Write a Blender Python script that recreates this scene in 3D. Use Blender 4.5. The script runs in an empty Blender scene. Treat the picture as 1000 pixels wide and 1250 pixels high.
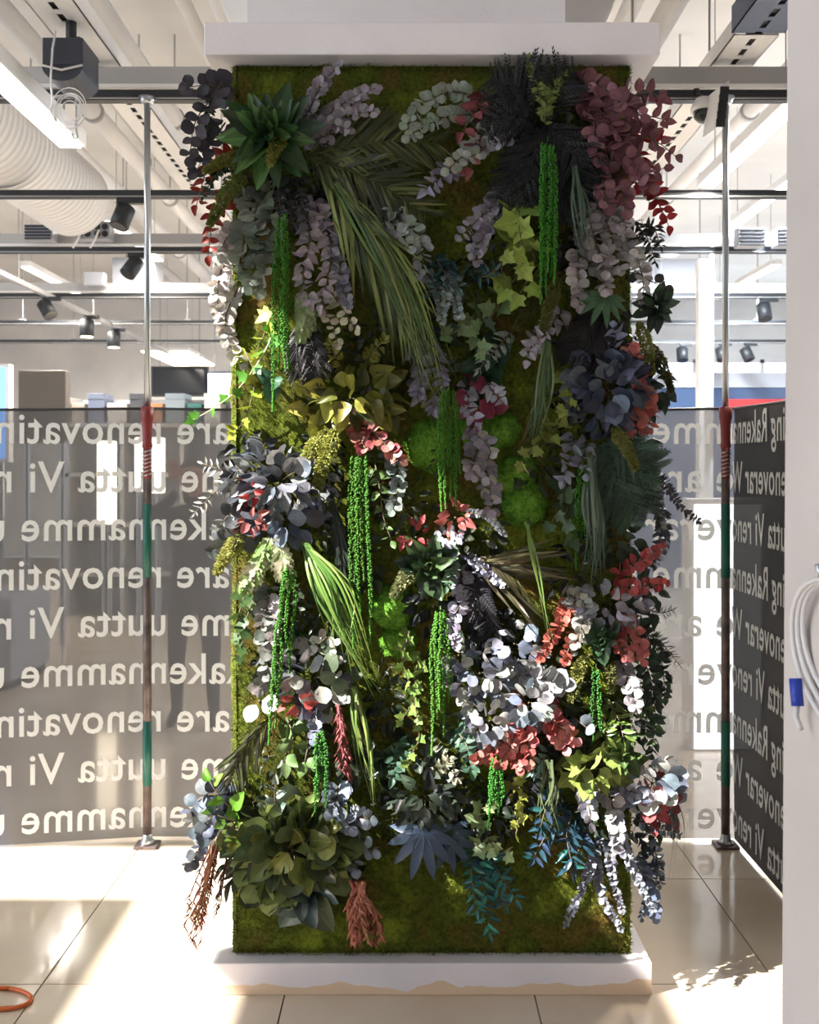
import bpy, bmesh, math, random
import numpy as np
from mathutils import Vector, Matrix, noise

# ------------------------------------------------------------------ camera, world, sun, exposure
SC = bpy.context.scene
COL = SC.collection
F, CX, HY, EYE = 1170.0, 500.0, 570.0, 1.5      # focal length and horizon in pixels of the 1000x1250 frame
cam_d = bpy.data.cameras.new('camera'); cam = bpy.data.objects.new('camera', cam_d); COL.objects.link(cam)
cam.location = (0, 0, EYE); cam.rotation_euler = (math.pi/2, 0, 0)
cam_d.sensor_fit = 'HORIZONTAL'; cam_d.sensor_width = 24.0; cam_d.lens = 24.0*F/1000
cam_d.shift_y = -(625-HY)/1000; cam_d.clip_start = 0.05; cam_d.clip_end = 200
cam_d.dof.use_dof = True; cam_d.dof.focus_distance = 2.66; cam_d.dof.aperture_fstop = 4.5
SC.camera = cam

W = bpy.data.worlds.new('world'); SC.world = W; W.use_nodes = True
W.node_tree.nodes['Background'].inputs[0].default_value = (0.82, 0.91, 1.0, 1)
W.node_tree.nodes['Background'].inputs[1].default_value = 2.3

def aim(o, d):
    o.rotation_euler = Vector(d).to_track_quat('-Z', 'Y').to_euler()
sun_d = bpy.data.lights.new('sun', 'SUN'); sun = bpy.data.objects.new('sun', sun_d); COL.objects.link(sun)
SUN_E, SUN_A = math.radians(43), math.radians(24)
aim(sun, (math.cos(SUN_E)*math.cos(SUN_A), math.cos(SUN_E)*math.sin(SUN_A), -math.sin(SUN_E)))
sun.location = (-6, 1, 7); sun_d.energy = 15.0; sun_d.angle = math.radians(0.6); sun_d.color = (1.0, 0.96, 0.90)

vs = SC.view_settings
vs.view_transform = 'Standard'; vs.look = 'None'; vs.gamma = 1.0; vs.use_curve_mapping = False; vs.exposure = 0.78
SC.display_settings.display_device = 'sRGB'

R = random.Random(11)
PI = math.pi

# ------------------------------------------------------------------ helpers
def lin(c, k=1.0):
    out = []
    for v in c[:3]:
        v = max(0.0, min(1.0, v/255.0))
        out.append(min(1.0, k*(v/12.92 if v <= 0.04045 else ((v+0.055)/1.055)**2.4)))
    return tuple(out)+(1.0,)

WALL_Y = 2.77
def P(px, py, Y):
    return Vector(((px-CX)/F*Y, Y, EYE-(py-HY)/F*Y))
def PW(px, py, d=0.05):                       # a point d metres in front of the moss face
    return P(px, py, WALL_Y-d)
PXM = WALL_Y/F                                # metres per pixel at the moss face

def new_mat(name, col, rough=0.6, metal=0.0, emit=None, es=1.0, spec=None):
    m = bpy.data.materials.new(name); m.use_nodes = True
    b = m.node_tree.nodes['Principled BSDF']
    b.inputs['Base Color'].default_value = lin(col); b.inputs['Roughness'].default_value = rough
    b.inputs['Metallic'].default_value = metal
    if spec is not None: b.inputs['Specular IOR Level'].default_value = spec
    if emit:
        b.inputs['Emission Color'].default_value = lin(emit); b.inputs['Emission Strength'].default_value = es
    return m

def noisy(m, c1, c2, scale=4.0, detail=6.0, bump=0.0, bscale=60.0, lo=0.35, hi=0.65, coord='Object'):
    nt = m.node_tree; N = nt.nodes; L = nt.links; b = N['Principled BSDF']
    tc = N.new('ShaderNodeTexCoord'); nz = N.new('ShaderNodeTexNoise'); rp = N.new('ShaderNodeValToRGB')
    nz.inputs['Scale'].default_value = scale; nz.inputs['Detail'].default_value = detail
    rp.color_ramp.elements[0].position = lo; rp.color_ramp.elements[1].position = hi
    rp.color_ramp.elements[0].color = lin(c1); rp.color_ramp.elements[1].color = lin(c2)
    L.new(tc.outputs[coord], nz.inputs['Vector']); L.new(nz.outputs['Fac'], rp.inputs['Fac']); L.new(rp.outputs['Color'], b.inputs['Base Color'])
    if bump:
        n2 = N.new('ShaderNodeTexNoise'); n2.inputs['Scale'].default_value = bscale; n2.inputs['Detail'].default_value = 4
        bp = N.new('ShaderNodeBump'); bp.inputs['Strength'].default_value = bump; bp.inputs['Distance'].default_value = 0.01
        L.new(tc.outputs[coord], n2.inputs['Vector']); L.new(n2.outputs['Fac'], bp.inputs['Height']); L.new(bp.outputs['Normal'], b.inputs['Normal'])
    return m

def mesh(name, v, f, mat=None, smooth=False):
    me = bpy.data.meshes.new(name); me.from_pydata([tuple(p) for p in v], [], f)
    if mat: me.materials.append(mat)
    if smooth: me.polygons.foreach_set('use_smooth', [True]*len(me.polygons))
    me.update(); return me

def link(name, me, parent=None, M=None):
    o = bpy.data.objects.new(name, me); COL.objects.link(o)
    if parent is not None: o.parent = parent
    if M is not None: o.matrix_basis = M
    return o

def tag(o, label=None, cat=None, group=None, kind=None):
    if label: o['label'] = label
    if cat: o['category'] = cat
    if group: o['group'] = group
    if kind: o['kind'] = kind
    return o

def thing(name, label, cat, loc=(0, 0, 0), group=None):
    o = bpy.data.objects.new(name, None); COL.objects.link(o); o.location = loc; o.empty_display_size = 0.05
    return tag(o, label, cat, group)

class MB:
    """collects shapes in world coordinates and links them as one mesh object"""
    def __init__(s): s.v = []; s.f = []
    def add(s, v, f):
        n = len(s.v); s.v += [tuple(p) for p in v]; s.f += [[i+n for i in q] for q in f]; return s
    def box(s, x0, x1, y0, y1, z0, z1):
        return s.add([(x0,y0,z0),(x1,y0,z0),(x1,y1,z0),(x0,y1,z0),(x0,y0,z1),(x1,y0,z1),(x1,y1,z1),(x0,y1,z1)],
                     [(0,3,2,1),(4,5,6,7),(0,1,5,4),(1,2,6,5),(2,3,7,6),(3,0,4,7)])
    def tube(s, pts, rad, n=12, cap=True):
        pts = [Vector(p) for p in pts]; rad = rad if isinstance(rad, (list, tuple)) else [rad]*len(pts)
        up = None; base = len(s.v)
        for i, p in enumerate(pts):
            t = (pts[min(i+1, len(pts)-1)]-pts[max(i-1, 0)]).normalized()
            if up is None: up = Vector((0, 0, 1)) if abs(t.z) < 0.9 else Vector((0, 1, 0))
            x = t.cross(up).normalized(); up = x.cross(t).normalized()
            for k in range(n):
                a = 2*PI*k/n; s.v.append(tuple(p+(x*math.cos(a)+up*math.sin(a))*rad[i]))
        for i in range(len(pts)-1):
            for k in range(n):
                a = base+i*n+k; b = base+i*n+(k+1) % n; s.f.append([a, b, b+n, a+n])
        if cap:
            s.f.append([base+k for k in range(n)][::-1]); e = base+(len(pts)-1)*n; s.f.append([e+k for k in range(n)])
        return s
    def build(s, name, mat, parent=None, smooth=False, bevel=0):
        o0 = Vector(parent.location) if parent is not None else Vector((0, 0, 0))
        if parent is not None and parent.parent is not None: o0 = o0+Vector(parent.parent.location)
        me = mesh(name, [(p[0]-o0.x, p[1]-o0.y, p[2]-o0.z) for p in s.v], s.f, mat, smooth)
        o = link(name, me, parent)
        if bevel:
            m = o.modifiers.new('bevel', 'BEVEL'); m.width = bevel; m.segments = 2; m.limit_method = 'ANGLE'
        return o

def catmull(pts, per=6):
    pts = [Vector(p) for p in pts]
    if len(pts) == 2: return [pts[0].lerp(pts[1], i/per) for i in range(per+1)]
    q = [pts[0]*2-pts[1]]+pts+[pts[-1]*2-pts[-2]]; out = []
    for i in range(1, len(q)-2):
        for k in range(per):
            t = k/per; a, b, c, d = q[i-1], q[i], q[i+1], q[i+2]
            out.append(0.5*((2*b)+(c-a)*t+(2*a-5*b+4*c-d)*t*t+(3*b-a-3*c+d)*t**3))
    out.append(pts[-1]); return out

def resample(path, step):
    out = [path[0].copy()]; acc = 0.0
    for a, b in zip(path, path[1:]):
        L = (b-a).length
        while L > 1e-9 and acc+L >= step:
            a = a.lerp(b, (step-acc)/L); out.append(a.copy()); L = (b-a).length; acc = 0.0
        acc += L
    return out

# ------------------------------------------------------------------ materials of the place
M_white = noisy(new_mat('white_paint', (226, 224, 222), 0.55), (214, 212, 212), (232, 230, 228), 1.2, 4, 0.05, 80)
M_ceil = noisy(new_mat('ceiling_paint', (225, 222, 218), 0.8), (214, 210, 206), (232, 230, 226), 0.7, 4)
M_pillar = noisy(new_mat('pillar_paint', (232, 228, 231), 0.6), (224, 219, 222), (238, 233, 236), 2.0, 6, 0.12, 90)
M_near = noisy(new_mat('near_pillar_paint', (200, 192, 190), 0.7), (192, 184, 182), (204, 197, 195), 1.5, 4, 0.08, 70)
M_black = new_mat('black_metal', (32, 35, 40), 0.5, 0.0)
M_navy = new_mat('speaker_plastic', (44, 48, 60), 0.5)
M_steel = new_mat('galvanised_steel', (176, 180, 186), 0.28, 0.9)
M_grey = new_mat('grey_profile', (168, 166, 165), 0.45, 0.2)
M_darkblue = new_mat('blue_grey_tone', (74, 86, 112), 0.5)
M_red = new_mat('red_sleeve', (124, 40, 42), 0.45)
M_dtube = noisy(new_mat('brown_steel', (96, 84, 82), 0.4, 0.5), (80, 70, 70), (120, 104, 100), 20, 4)
M_green = new_mat('green_tape', (14, 92, 80), 0.4)
M_cable = new_mat('white_cable', (214, 212, 214), 0.45)
M_bluetie = new_mat('blue_tie', (28, 60, 170), 0.4)
M_orange = new_mat('orange_cable', (196, 92, 34), 0.4)
M_lamp = new_mat('lamp_diffuser', (255, 255, 255), 0.5, 0, (255, 250, 240), 5.0)
M_lampw = new_mat('warm_lamp_diffuser', (255, 250, 235), 0.5, 0, (255, 236, 205), 7.0)
M_slot = new_mat('slot_dark', (40, 40, 44), 0.7)
M_box = new_mat('junction_grey', (150, 152, 160), 0.5)
M_brown = new_mat('brown_board', (84, 76, 68), 0.5)
M_screen = new_mat('screen_black', (40, 42, 48), 0.15)
M_redsign = new_mat('red_sign', (200, 40, 42), 0.5)
M_bluesign = new_mat('slate_glass', (62, 78, 106), 0.2)

# ------------------------------------------------------------------ floor of tiles
def floor_mat(name):
    m = noisy(new_mat(name, (206, 190, 170), 0.12), (196, 178, 158), (212, 198, 180), 2.5, 8, 0.0)
    b = m.node_tree.nodes['Principled BSDF']; b.inputs['Specular IOR Level'].default_value = 0.6; b.inputs['Coat Weight'].default_value = 0.25; b.inputs['Coat Roughness'].default_value = 0.06
    nt = m.node_tree; oi = nt.nodes.new('ShaderNodeObjectInfo'); ad = nt.nodes.new('ShaderNodeVectorMath'); ad.operation = 'ADD'
    tc = [n for n in nt.nodes if n.type == 'TEX_COORD'][0]; nz = [n for n in nt.nodes if n.type == 'TEX_NOISE'][0]
    sc = nt.nodes.new('ShaderNodeVectorMath'); sc.operation = 'SCALE'; sc.inputs['Scale'].default_value = 30
    nt.links.new(oi.outputs['Random'], sc.inputs[0]); nt.links.new(tc.outputs['Object'], ad.inputs[0]); nt.links.new(sc.outputs[0], ad.inputs[1]); nt.links.new(ad.outputs[0], nz.inputs['Vector'])
    return m
M_tile = floor_mat('polished_tile')
M_grout = new_mat('grout', (120, 112, 104), 0.9)
X0, X1, Y0, Y1, CZ = -9.0, 7.0, -4.0, 16.0, 4.3
fl = MB().box(X0, X1, Y0, Y1, -0.06, -0.004).build('floor', M_grout); tag(fl, 'pale polished stone tile floor of the hall', 'floor', kind='structure')
TS = 0.71; g = 0.0022
tm = MB()
h = TS/2
tm.box(-h+g, h-g, -h+g, h-g, -0.012, 0.0)
tile_me = mesh('tile', tm.v, tm.f, M_tile)
nx0 = -10; ny = 0
for j in range(-2, 17):
    for i in range(-7, 5):
        cx, cy = 0.355+TS*(i+0.5), 2.07+TS*(j-2+0.5)
        if cx < -6.2 or cx > 4.6: continue
        link('tile', tile_me, fl, Matrix.Translation((cx, cy, 0)))

# ------------------------------------------------------------------ room shell
ce = MB(); ce.box(-2.68, X1, 0.5, 1.9, CZ, CZ+0.1); ce.box(-4.71, -3.57, 0.5, 0.97, CZ, CZ+0.1); ce.box(-4.71, X1, Y0, 0.5, CZ, CZ+0.1); ce.box(X0, -4.71, Y0, -1.5, CZ, CZ+0.1); ce.box(X0, -5.24, -1.5, 1.42, CZ, CZ+0.1); ce.box(X0, X1, 1.9, Y1, CZ, CZ+0.1)  # unseen strips and gaps shaped to steer sun and shade the floor
tag(ce.build('ceiling', M_ceil), 'white painted ceiling above the pipes, unseen gaps added for the sun', 'ceiling', kind='structure')
def wall_open(name, plane, c, a0, a1, z0, z1, holes, mat, label, th=0.12):
    """a wall with rectangular openings, built of strips; plane 'x' (constant X) or 'y'"""
    mb = MB(); xs = sorted({a0, a1}|{h for q in holes for h in q[:2]})
    def bx(p, q, r, s):
        if plane == 'y': mb.box(p, q, c, c+th, r, s)
        else: mb.box(c, c+th, p, q, r, s)
    for p, q in zip(xs, xs[1:]):
        hs = [hh for hh in holes if hh[0] <= p and hh[1] >= q]
        if not hs: bx(p, q, z0, z1)
        else:
            hh = hs[0]
            if hh[2] > z0: bx(p, q, z0, hh[2])
            if hh[3] < z1: bx(p, q, hh[3], z1)
    return tag(mb.build(name, mat), label, 'wall', kind='structure')
wb_holes = [(0.6, 2.6, 0.2, 3.3), (2.8, 4.8, 0.2, 3.3), (5.0, 6.8, 0.2, 3.3)]
wall_open('wall_back', 'y', Y1, X0, X1, 0, CZ, wb_holes, M_white, 'white back wall of the hall with tall windows')
wr_holes = [(4.4, 6.9, 0.4, 3.2), (7.2, 9.8, 0.4, 3.2), (10.1, 12.8, 0.4, 3.2), (13.1, 15.7, 0.4, 3.2)]
wall_open('wall_right', 'x', X1-0.12, Y0, Y1, 0, CZ, wr_holes, M_white, 'white side wall of the hall with tall windows')
wall_open('wall_rear', 'y', Y0, X0, X1, 0, CZ, [], M_white, 'white rear wall added unseen to close off light')  # unseen wall, added to cut light from behind the camera
wall_open('wall_left', 'x', X0, 5.2, Y1, 0, CZ, [], M_white, 'white side wall of the hall beyond the banner')
M_glass = bpy.data.materials.new('window_glass'); M_glass.use_nodes = True
nt = M_glass.node_tree; nt.nodes.clear(); o_ = nt.nodes.new('ShaderNodeOutputMaterial'); mx = nt.nodes.new('ShaderNodeMixShader'); tr = nt.nodes.new('ShaderNodeBsdfTransparent'); gl = nt.nodes.new('ShaderNodeBsdfGlossy')
gl.inputs['Roughness'].default_value = 0.02; mx.inputs[0].default_value = 0.06
nt.links.new(tr.outputs[0], mx.inputs[1]); nt.links.new(gl.outputs[0], mx.inputs[2]); nt.links.new(mx.outputs[0], o_.inputs[0])
wn = 0
for plane, c, holes in (('y', Y1, wb_holes), ('x', X1-0.12, wr_holes)):
    for (a, b, z0, z1) in holes:
        wn += 1
        wt = thing('window_%d' % wn, 'tall glazed window with white frame in the hall wall', 'window'); wt['kind'] = 'structure'
        fr = MB(); e = 0.06
        segs = [(a, a+e, z0, z1), (b-e, b, z0, z1), (a, b, z0, z0+e), (a, b, z1-e, z1), ((a+b)/2-e/2, (a+b)/2+e/2, z0, z1)]
        for p, q, r, s in segs:
            if plane == 'y': fr.box(p, q, c+0.02, c+0.08, r, s)
            else: fr.box(c+0.02, c+0.08, p, q, r, s)
        fr.build('window_frame', M_white, wt)
        for p, q in ((a+e, (a+b)/2-e/2), ((a+b)/2+e/2, b-e)):
            gm = MB()
            if plane == 'y': gm.box(p, q, c+0.045, c+0.055, z0+e, z1-e)
            else: gm.box(c+0.045, c+0.055, p, q, z0+e, z1-e)
            gm.build('pane', M_glass, wt)

# ------------------------------------------------------------------ the pillar that carries the plants
PXL, PXR = (284-CX)/F*WALL_Y, (770-CX)/F*WALL_Y
PB = WALL_Y+0.62                                           # back of the moss block
ZT = EYE+(HY-79)/F*WALL_Y; ZB = 0.091
pil = thing('pillar', 'white structural pillar with a projecting ledge and low plinth around the moss', 'pillar', ((PXL+PXR)/2, WALL_Y+0.3, 0))
def plinth_mat():
    m = noisy(new_mat('plinth_paint', (220, 214, 218), 0.6), (212, 206, 212), (226, 220, 224), 3.0, 6, 0.1, 60)
    nt = m.node_tree; N = nt.nodes; L = nt.links; b = N['Principled BSDF']; rp = [n for n in N if n.type == 'VALTORGB'][0]; tc = [n for n in N if n.type == 'TEX_COORD'][0]
    sp = N.new('ShaderNodeSeparateXYZ'); L.new(tc.outputs['Object'], sp.inputs[0])
    n2 = N.new('ShaderNodeTexNoise'); n2.inputs['Scale'].default_value = 4.5; n2.inputs['Detail'].default_value = 3; L.new(tc.outputs['Object'], n2.inputs['Vector'])
    ma = N.new('ShaderNodeMath'); ma.operation = 'MULTIPLY_ADD'; ma.inputs[1].default_value = 0.12; ma.inputs[2].default_value = -0.028; L.new(n2.outputs['Fac'], ma.inputs[0])
    lt = N.new('ShaderNodeMath'); lt.operation = 'LESS_THAN'; L.new(sp.outputs['Z'], lt.inputs[0]); L.new(ma.outputs[0], lt.inputs[1])
    mx = N.new('ShaderNodeMix'); mx.data_type = 'RGBA'; mx.inputs['B'].default_value = lin((214, 188, 160)); L.new(lt.outputs[0], mx.inputs['Factor']); L.new(rp.outputs['Color'], mx.inputs['A']); L.new(mx.outputs['Result'], b.inputs['Base Color'])
    return m
o1, o2 = 0.05, 0.068
MB().box(PXL-o1, PXR+o1, WALL_Y-o1, PB+o1, 0, ZB).build('base_plinth', plinth_mat(), pil, bevel=0.003)
MB().box(PXL-o2, PXR+o2, WALL_Y-o2, PB+o2, ZT, ZT+0.092).build('ledge', M_pillar, pil, bevel=0.003)
cl, cr = (302-CX)/F*2.9, (690-CX)/F*2.9
MB().box(cl, cr, 2.9, 3.5, ZT+0.092, CZ).build('shaft', M_pillar, pil)

# moss block: bumpy panels and tufts
def moss_mat(name, cols):
    m = new_mat(name, (60, 70, 25), 0.95, spec=0.1); nt = m.node_tree; N = nt.nodes; L = nt.links; b = N['Principled BSDF']
    tc = N.new('ShaderNodeTexCoord')
    n1 = N.new('ShaderNodeTexNoise'); n1.inputs['Scale'].default_value = 7; n1.inputs['Detail'].default_value = 5
    n2 = N.new('ShaderNodeTexNoise'); n2.inputs['Scale'].default_value = 90; n2.inputs['Detail'].default_value = 3
    L.new(tc.outputs['Object'], n1.inputs['Vector']); L.new(tc.outputs['Object'], n2.inputs['Vector'])
    rp = N.new('ShaderNodeValToRGB'); el = rp.color_ramp.elements
    el[0].position = 0.30; el[0].color = lin(cols[0]); el[1].position = 0.72; el[1].color = lin(cols[2])
    e = el.new(0.5); e.color = lin(cols[1])
    L.new(n1.outputs['Fac'], rp.inputs['Fac'])
    mx = N.new('ShaderNodeMix'); mx.data_type = 'RGBA'; mx.blend_type = 'MULTIPLY'; mx.inputs['Factor'].default_value = 0.8
    r2 = N.new('ShaderNodeValToRGB'); r2.color_ramp.elements[0].position = 0.3; r2.color_ramp.elements[1].position = 0.65
    r2.color_ramp.elements[0].color = (0.35, 0.35, 0.35, 1); r2.color_ramp.elements[1].color = (1, 1, 1, 1); L.new(n2.outputs['Fac'], r2.inputs['Fac'])
    L.new(rp.outputs['Color'], mx.inputs['A']); L.new(r2.outputs['Color'], mx.inputs['B']); L.new(mx.outputs['Result'], b.inputs['Base Color'])
    return m
M_moss = moss_mat('flat_moss', [(108, 88, 44), (80, 90, 32), (124, 134, 44)])
M_mosst = moss_mat('moss_tuft', [(128, 106, 52), (98, 110, 38), (152, 162, 56)])
M_ball = moss_mat('cushion_moss', [(66, 108, 32), (88, 134, 42), (120, 166, 62)])
NPR = np.random.default_rng(5)
def nfield(u, v, seed):
    r = np.random.default_rng(seed); out = np.zeros_like(u)
    for k in range(26):
        fr = 8*1.16**k; a = r.uniform(0, 2*PI); ph = r.uniform(0, 2*PI)
        out += np.sin((u*math.cos(a)+v*math.sin(a))*fr+ph)/(1+0.12*k)
    return out/6.0
def moss_sheet(name, mat, parent, O, U, V, Nn, lu, lv, du, amp, seed):
    """grid over O + u*U + v*V pushed out along Nn"""
    nu, nv = int(lu/du)+1, int(lv/du)+1
    u, v = np.meshgrid(np.linspace(0, lu, nu), np.linspace(0, lv, nv))
    hgt = 0.006+amp*(nfield(u, v, seed)*0.7+0.5)+NPR.uniform(0, amp*0.15, u.shape)
    edge = np.minimum(np.minimum(u, lu-u), np.minimum(v, lv-v)); hgt *= np.clip(edge/0.02+0.1, 0, 1)
    O, U, V, Nn = map(np.array, (O, U, V, Nn))
    co = O+u[..., None]*U+v[..., None]*V+hgt[..., None]*Nn
    idx = np.arange(nu*nv).reshape(nv, nu)
    q = np.stack([idx[:-1, :-1], idx[:-1, 1:], idx[1:, 1:], idx[1:, :-1]], -1).reshape(-1, 4)
    me = bpy.data.meshes.new(name); me.from_pydata((co.reshape(-1, 3)-np.array(parent.location)).tolist(), [], q.tolist()); me.materials.append(mat); me.polygons.foreach_set('use_smooth', [True]*len(me.polygons)); me.update()
    link(name, me, parent); return hgt
def tufts(name, mat, parent, base, nrm, n, lmin, lmax, wid):
    """n thin triangular blades; base (n,3), nrm (n,3)"""
    d = nrm*0.8+NPR.normal(0, 0.55, (n, 3)); d[:, 2] += 0.1; d /= np.linalg.norm(d, axis=1)[:, None]
    s = np.cross(d, NPR.normal(0, 1, (n, 3))); s /= np.linalg.norm(s, axis=1)[:, None]
    L = NPR.uniform(lmin, lmax, (n, 1)); w = wid*NPR.uniform(0.6, 1.3, (n, 1))
    v = np.stack([base-s*w, base+s*w, base+d*L], 1).reshape(-1, 3)
    if parent is not None: v = v-np.array(parent.location)
    f = np.arange(3*n).reshape(-1, 3)
    me = bpy.data.meshes.new(name); me.from_pydata(v.tolist(), [], f.tolist()); me.materials.append(mat); me.update()
    return tag(link(name, me, parent), kind='stuff')
moss = thing('moss_cladding', 'block of flat green moss cladding the pillar between plinth and ledge', 'moss', (PXL, WALL_Y, ZB))
lw, lh, ld = PXR-PXL, ZT-ZB, PB-WALL_Y
moss_sheet('front_moss', M_moss, moss, (PXL, WALL_Y+0.012, ZB), (1, 0, 0), (0, 0, 1), (0, -1, 0), lw, lh, 0.012, 0.016, 1)
moss_sheet('side_moss', M_moss, moss, (PXL+0.012, PB, ZB), (0, -1, 0), (0, 0, 1), (-1, 0, 0), ld, lh, 0.02, 0.016, 2)
moss_sheet('side_moss', M_moss, moss, (PXR-0.012, WALL_Y, ZB), (0, 1, 0), (0, 0, 1), (1, 0, 0), ld, lh, 0.02, 0.016, 3)
MB().box(PXL+0.012, PXR-0.012, WALL_Y+0.012, PB, ZB+0.001, ZT-0.001).build('backing_board', M_moss, moss)
n = 170000
uu, vv = NPR.uniform(0.004, lw-0.004, n), NPR.uniform(0.002, lh-0.004, n)
hh = 0.002+0.016*(nfield(uu, vv, 1)*0.7+0.5)
tufts('moss_fuzz', M_mosst, moss, np.stack([PXL+uu, WALL_Y+0.010-hh, ZB+vv], 1), np.tile([0, -1.0, 0], (n, 1)), n, 0.006, 0.017, 0.0015)
n = 30000
for xs, sg, sd in ((PXL+0.010, -1.0, 2), (PXR-0.010, 1.0, 3)):
    uu, vv = NPR.uniform(0, 0.35, n), NPR.uniform(0, lh, n)
    tufts('moss_fuzz', M_mosst, moss, np.stack([xs+sg*0.008+0*uu, WALL_Y+uu, ZB+vv], 1), np.tile([sg, 0, 0], (n, 1)), n, 0.006, 0.018, 0.0013)


# ------------------------------------------------------------------ near pillar with a hanging cable
npl = thing('pillar', 'plain grey white pillar with a loop of cable hanging on it', 'pillar', (0.95, 1.5, 0))
MB().add([(0.676, 1.2, 0), (1.25, 1.2, 0), (1.25, 1.75, 0), (0.676, 1.75, 0), (0.70, 1.2, CZ), (1.25, 1.2, CZ), (1.25, 1.75, CZ), (0.70, 1.75, CZ)],
         [(0,3,2,1),(4,5,6,7),(0,1,5,4),(1,2,6,5),(2,3,7,6),(3,0,4,7)]).build('shaft', M_near, npl, bevel=0.004)
def PS(px, py, X):                                   # a point on the pillar's side face
    Y = X*F/(px-CX); return Vector((X, Y, EYE-(py-HY)/F*Y))
cab = thing('cable_coil', 'translucent white cable looped with a blue tie on the grey pillar', 'cable', (0.665, 1.5, 1.4))
for k in range(3):
    pts = [Vector((0.672-0.006*k-0.012*math.sin(a_), 1.49+(0.145+0.008*k)*math.cos(a_), 1.215+(0.105+0.008*k)*math.sin(a_)-0.006*k)) for a_ in [2*PI*i/28 for i in range(29)]]
    MB().tube(pts, 0.0046, 8, False).build('loop', M_cable, cab, True)
MB().tube([PS(971, 828, .655), PS(974, 862, .655)], 0.011, 8).build('tie', M_bluetie, cab, True)
MB().tube([PS(974, 855, .66), PS(972, 875, .66), PS(978, 890, .66)], 0.005, 8).build('loose_end', M_cable, cab, True)
MB().tube([(0.70, 1.525, 1.33), (0.655, 1.525, 1.325), (0.65, 1.525, 1.345)], 0.006, 8).build('hook', M_steel, cab, True)

# ------------------------------------------------------------------ banner with mirrored lettering
def banner_mat(name, base, op, rough=0.45, trl=0.25):
    m = bpy.data.materials.new(name); m.use_nodes = True; nt = m.node_tree; N = nt.nodes; L = nt.links
    b = N['Principled BSDF']; out = N['Material Output']; b.inputs['Base Color'].default_value = lin(base); b.inputs['Roughness'].default_value = rough
    tc = N.new('ShaderNodeTexCoord'); nz = N.new('ShaderNodeTexNoise'); nz.inputs['Scale'].default_value = 2.2; nz.inputs['Detail'].default_value = 3
    bp = N.new('ShaderNodeBump'); bp.inputs['Strength'].default_value = 0.25; bp.inputs['Distance'].default_value = 0.05
    L.new(tc.outputs['Object'], nz.inputs['Vector']); L.new(nz.outputs['Fac'], bp.inputs['Height']); L.new(bp.outputs['Normal'], b.inputs['Normal'])
    tl = N.new('ShaderNodeBsdfTranslucent'); tl.inputs['Color'].default_value = lin((120, 118, 118)); m2 = N.new('ShaderNodeMixShader'); m2.inputs[0].default_value = trl; b.inputs['Specular IOR Level'].default_value = 0.25
    L.new(b.outputs[0], m2.inputs[1]); L.new(tl.outputs[0], m2.inputs[2])
    tr = N.new('ShaderNodeBsdfTransparent'); mx = N.new('ShaderNodeMixShader'); mx.inputs[0].default_value = op
    L.new(tr.outputs[0], mx.inputs[1]); L.new(m2.outputs[0], mx.inputs[2]); L.new(mx.outputs[0], out.inputs[0])
    return m
M_ban = banner_mat('grey_mesh_fabric', (84, 83, 86), 0.81)
M_ban2 = banner_mat('dimmed_mesh_fabric', (46, 46, 50), 0.995, 0.6, 0.02)  # same mesh fabric; its dim edge-on look is put into colour and opacity
M_txt = new_mat('white_print', (250, 250, 250), 0.6)
nt = M_txt.node_tree; b = nt.nodes['Principled BSDF']; tl = nt.nodes.new('ShaderNodeBsdfTranslucent'); tl.inputs['Color'].default_value = (0.97, 0.97, 0.97, 1); ms = nt.nodes.new('ShaderNodeMixShader'); ms.inputs[0].default_value = 0.35
nt.links.new(b.outputs[0], ms.inputs[1]); nt.links.new(tl.outputs[0], ms.inputs[2]); nt.links.new(ms.outputs[0], nt.nodes['Material Output'].inputs[0])
# the banner runs along a bent line: s grows from the near right end, round the right pole, to the far left
BP = [Vector((1.30, 1.9)), Vector((1.30, 3.84)), Vector((-1.055, 3.86)), Vector((-2.9, 3.56))]
BS = [-(BP[1]-BP[0]).length, 0.0, (BP[2]-BP[1]).length, (BP[2]-BP[1]).length+(BP[3]-BP[2]).length]
def bpos(s, z, off):
    k = 0 if s < 0 else (1 if s < BS[2] else 2)
    t = (s-BS[k])/(BS[k+1]-BS[k]); d = (BP[k+1]-BP[k]).normalized(); p = BP[k].lerp(BP[k+1], t); nn = Vector((-d.y, d.x))   # towards the viewer's side
    if k == 0: nn = Vector((-1, 0))
    else: nn = Vector((d.y, -d.x)) if d.y*0-d.x*1 < 0 else Vector((-d.y, d.x))
    if nn.y > 0 and k > 0: nn = -nn
    wv = 0.004*math.sin(s*9+1.2*z)*math.sin(z*2.1)
    return Vector((p.x+nn.x*(off+wv), p.y+nn.y*(off+wv), z))
BT = 1.735
ban = thing('banner', 'grey see through fabric banner with mirrored white lettering about renovating', 'banner', (0, 3.85, 0))
def cloth(s0, s1):
    mb = MB(); ns = max(2, int(abs(s1-s0)/0.05)); nz = 24; v = []; f = []
    for i in range(ns+1):
        s = s0+(s1-s0)*i/ns; tt = i/ns
        top = BT-0.012*math.sin(PI*tt)
        for j in range(nz+1): v.append(bpos(s, 0.012+(top-0.012)*j/nz, 0.0))
    for i in range(ns):
        for j in range(nz): a = i*(nz+1)+j; f.append((a, a+nz+1, a+nz+2, a+1))
    mb.add(v, f); mb.build('fabric_panel', M_ban2 if s1 < 0 else M_ban, ban, True)
    hm = MB(); hm.tube([bpos(s0+(s1-s0)*i/12, BT-0.012*math.sin(PI*i/12), 0) for i in range(13)], 0.006, 6); hm.build('top_hem', M_black, ban, True)
e = 0.0005
cloth(BS[0], -e); cloth(e, BS[2]-e); cloth(BS[2]+e, BS[3])
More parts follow.
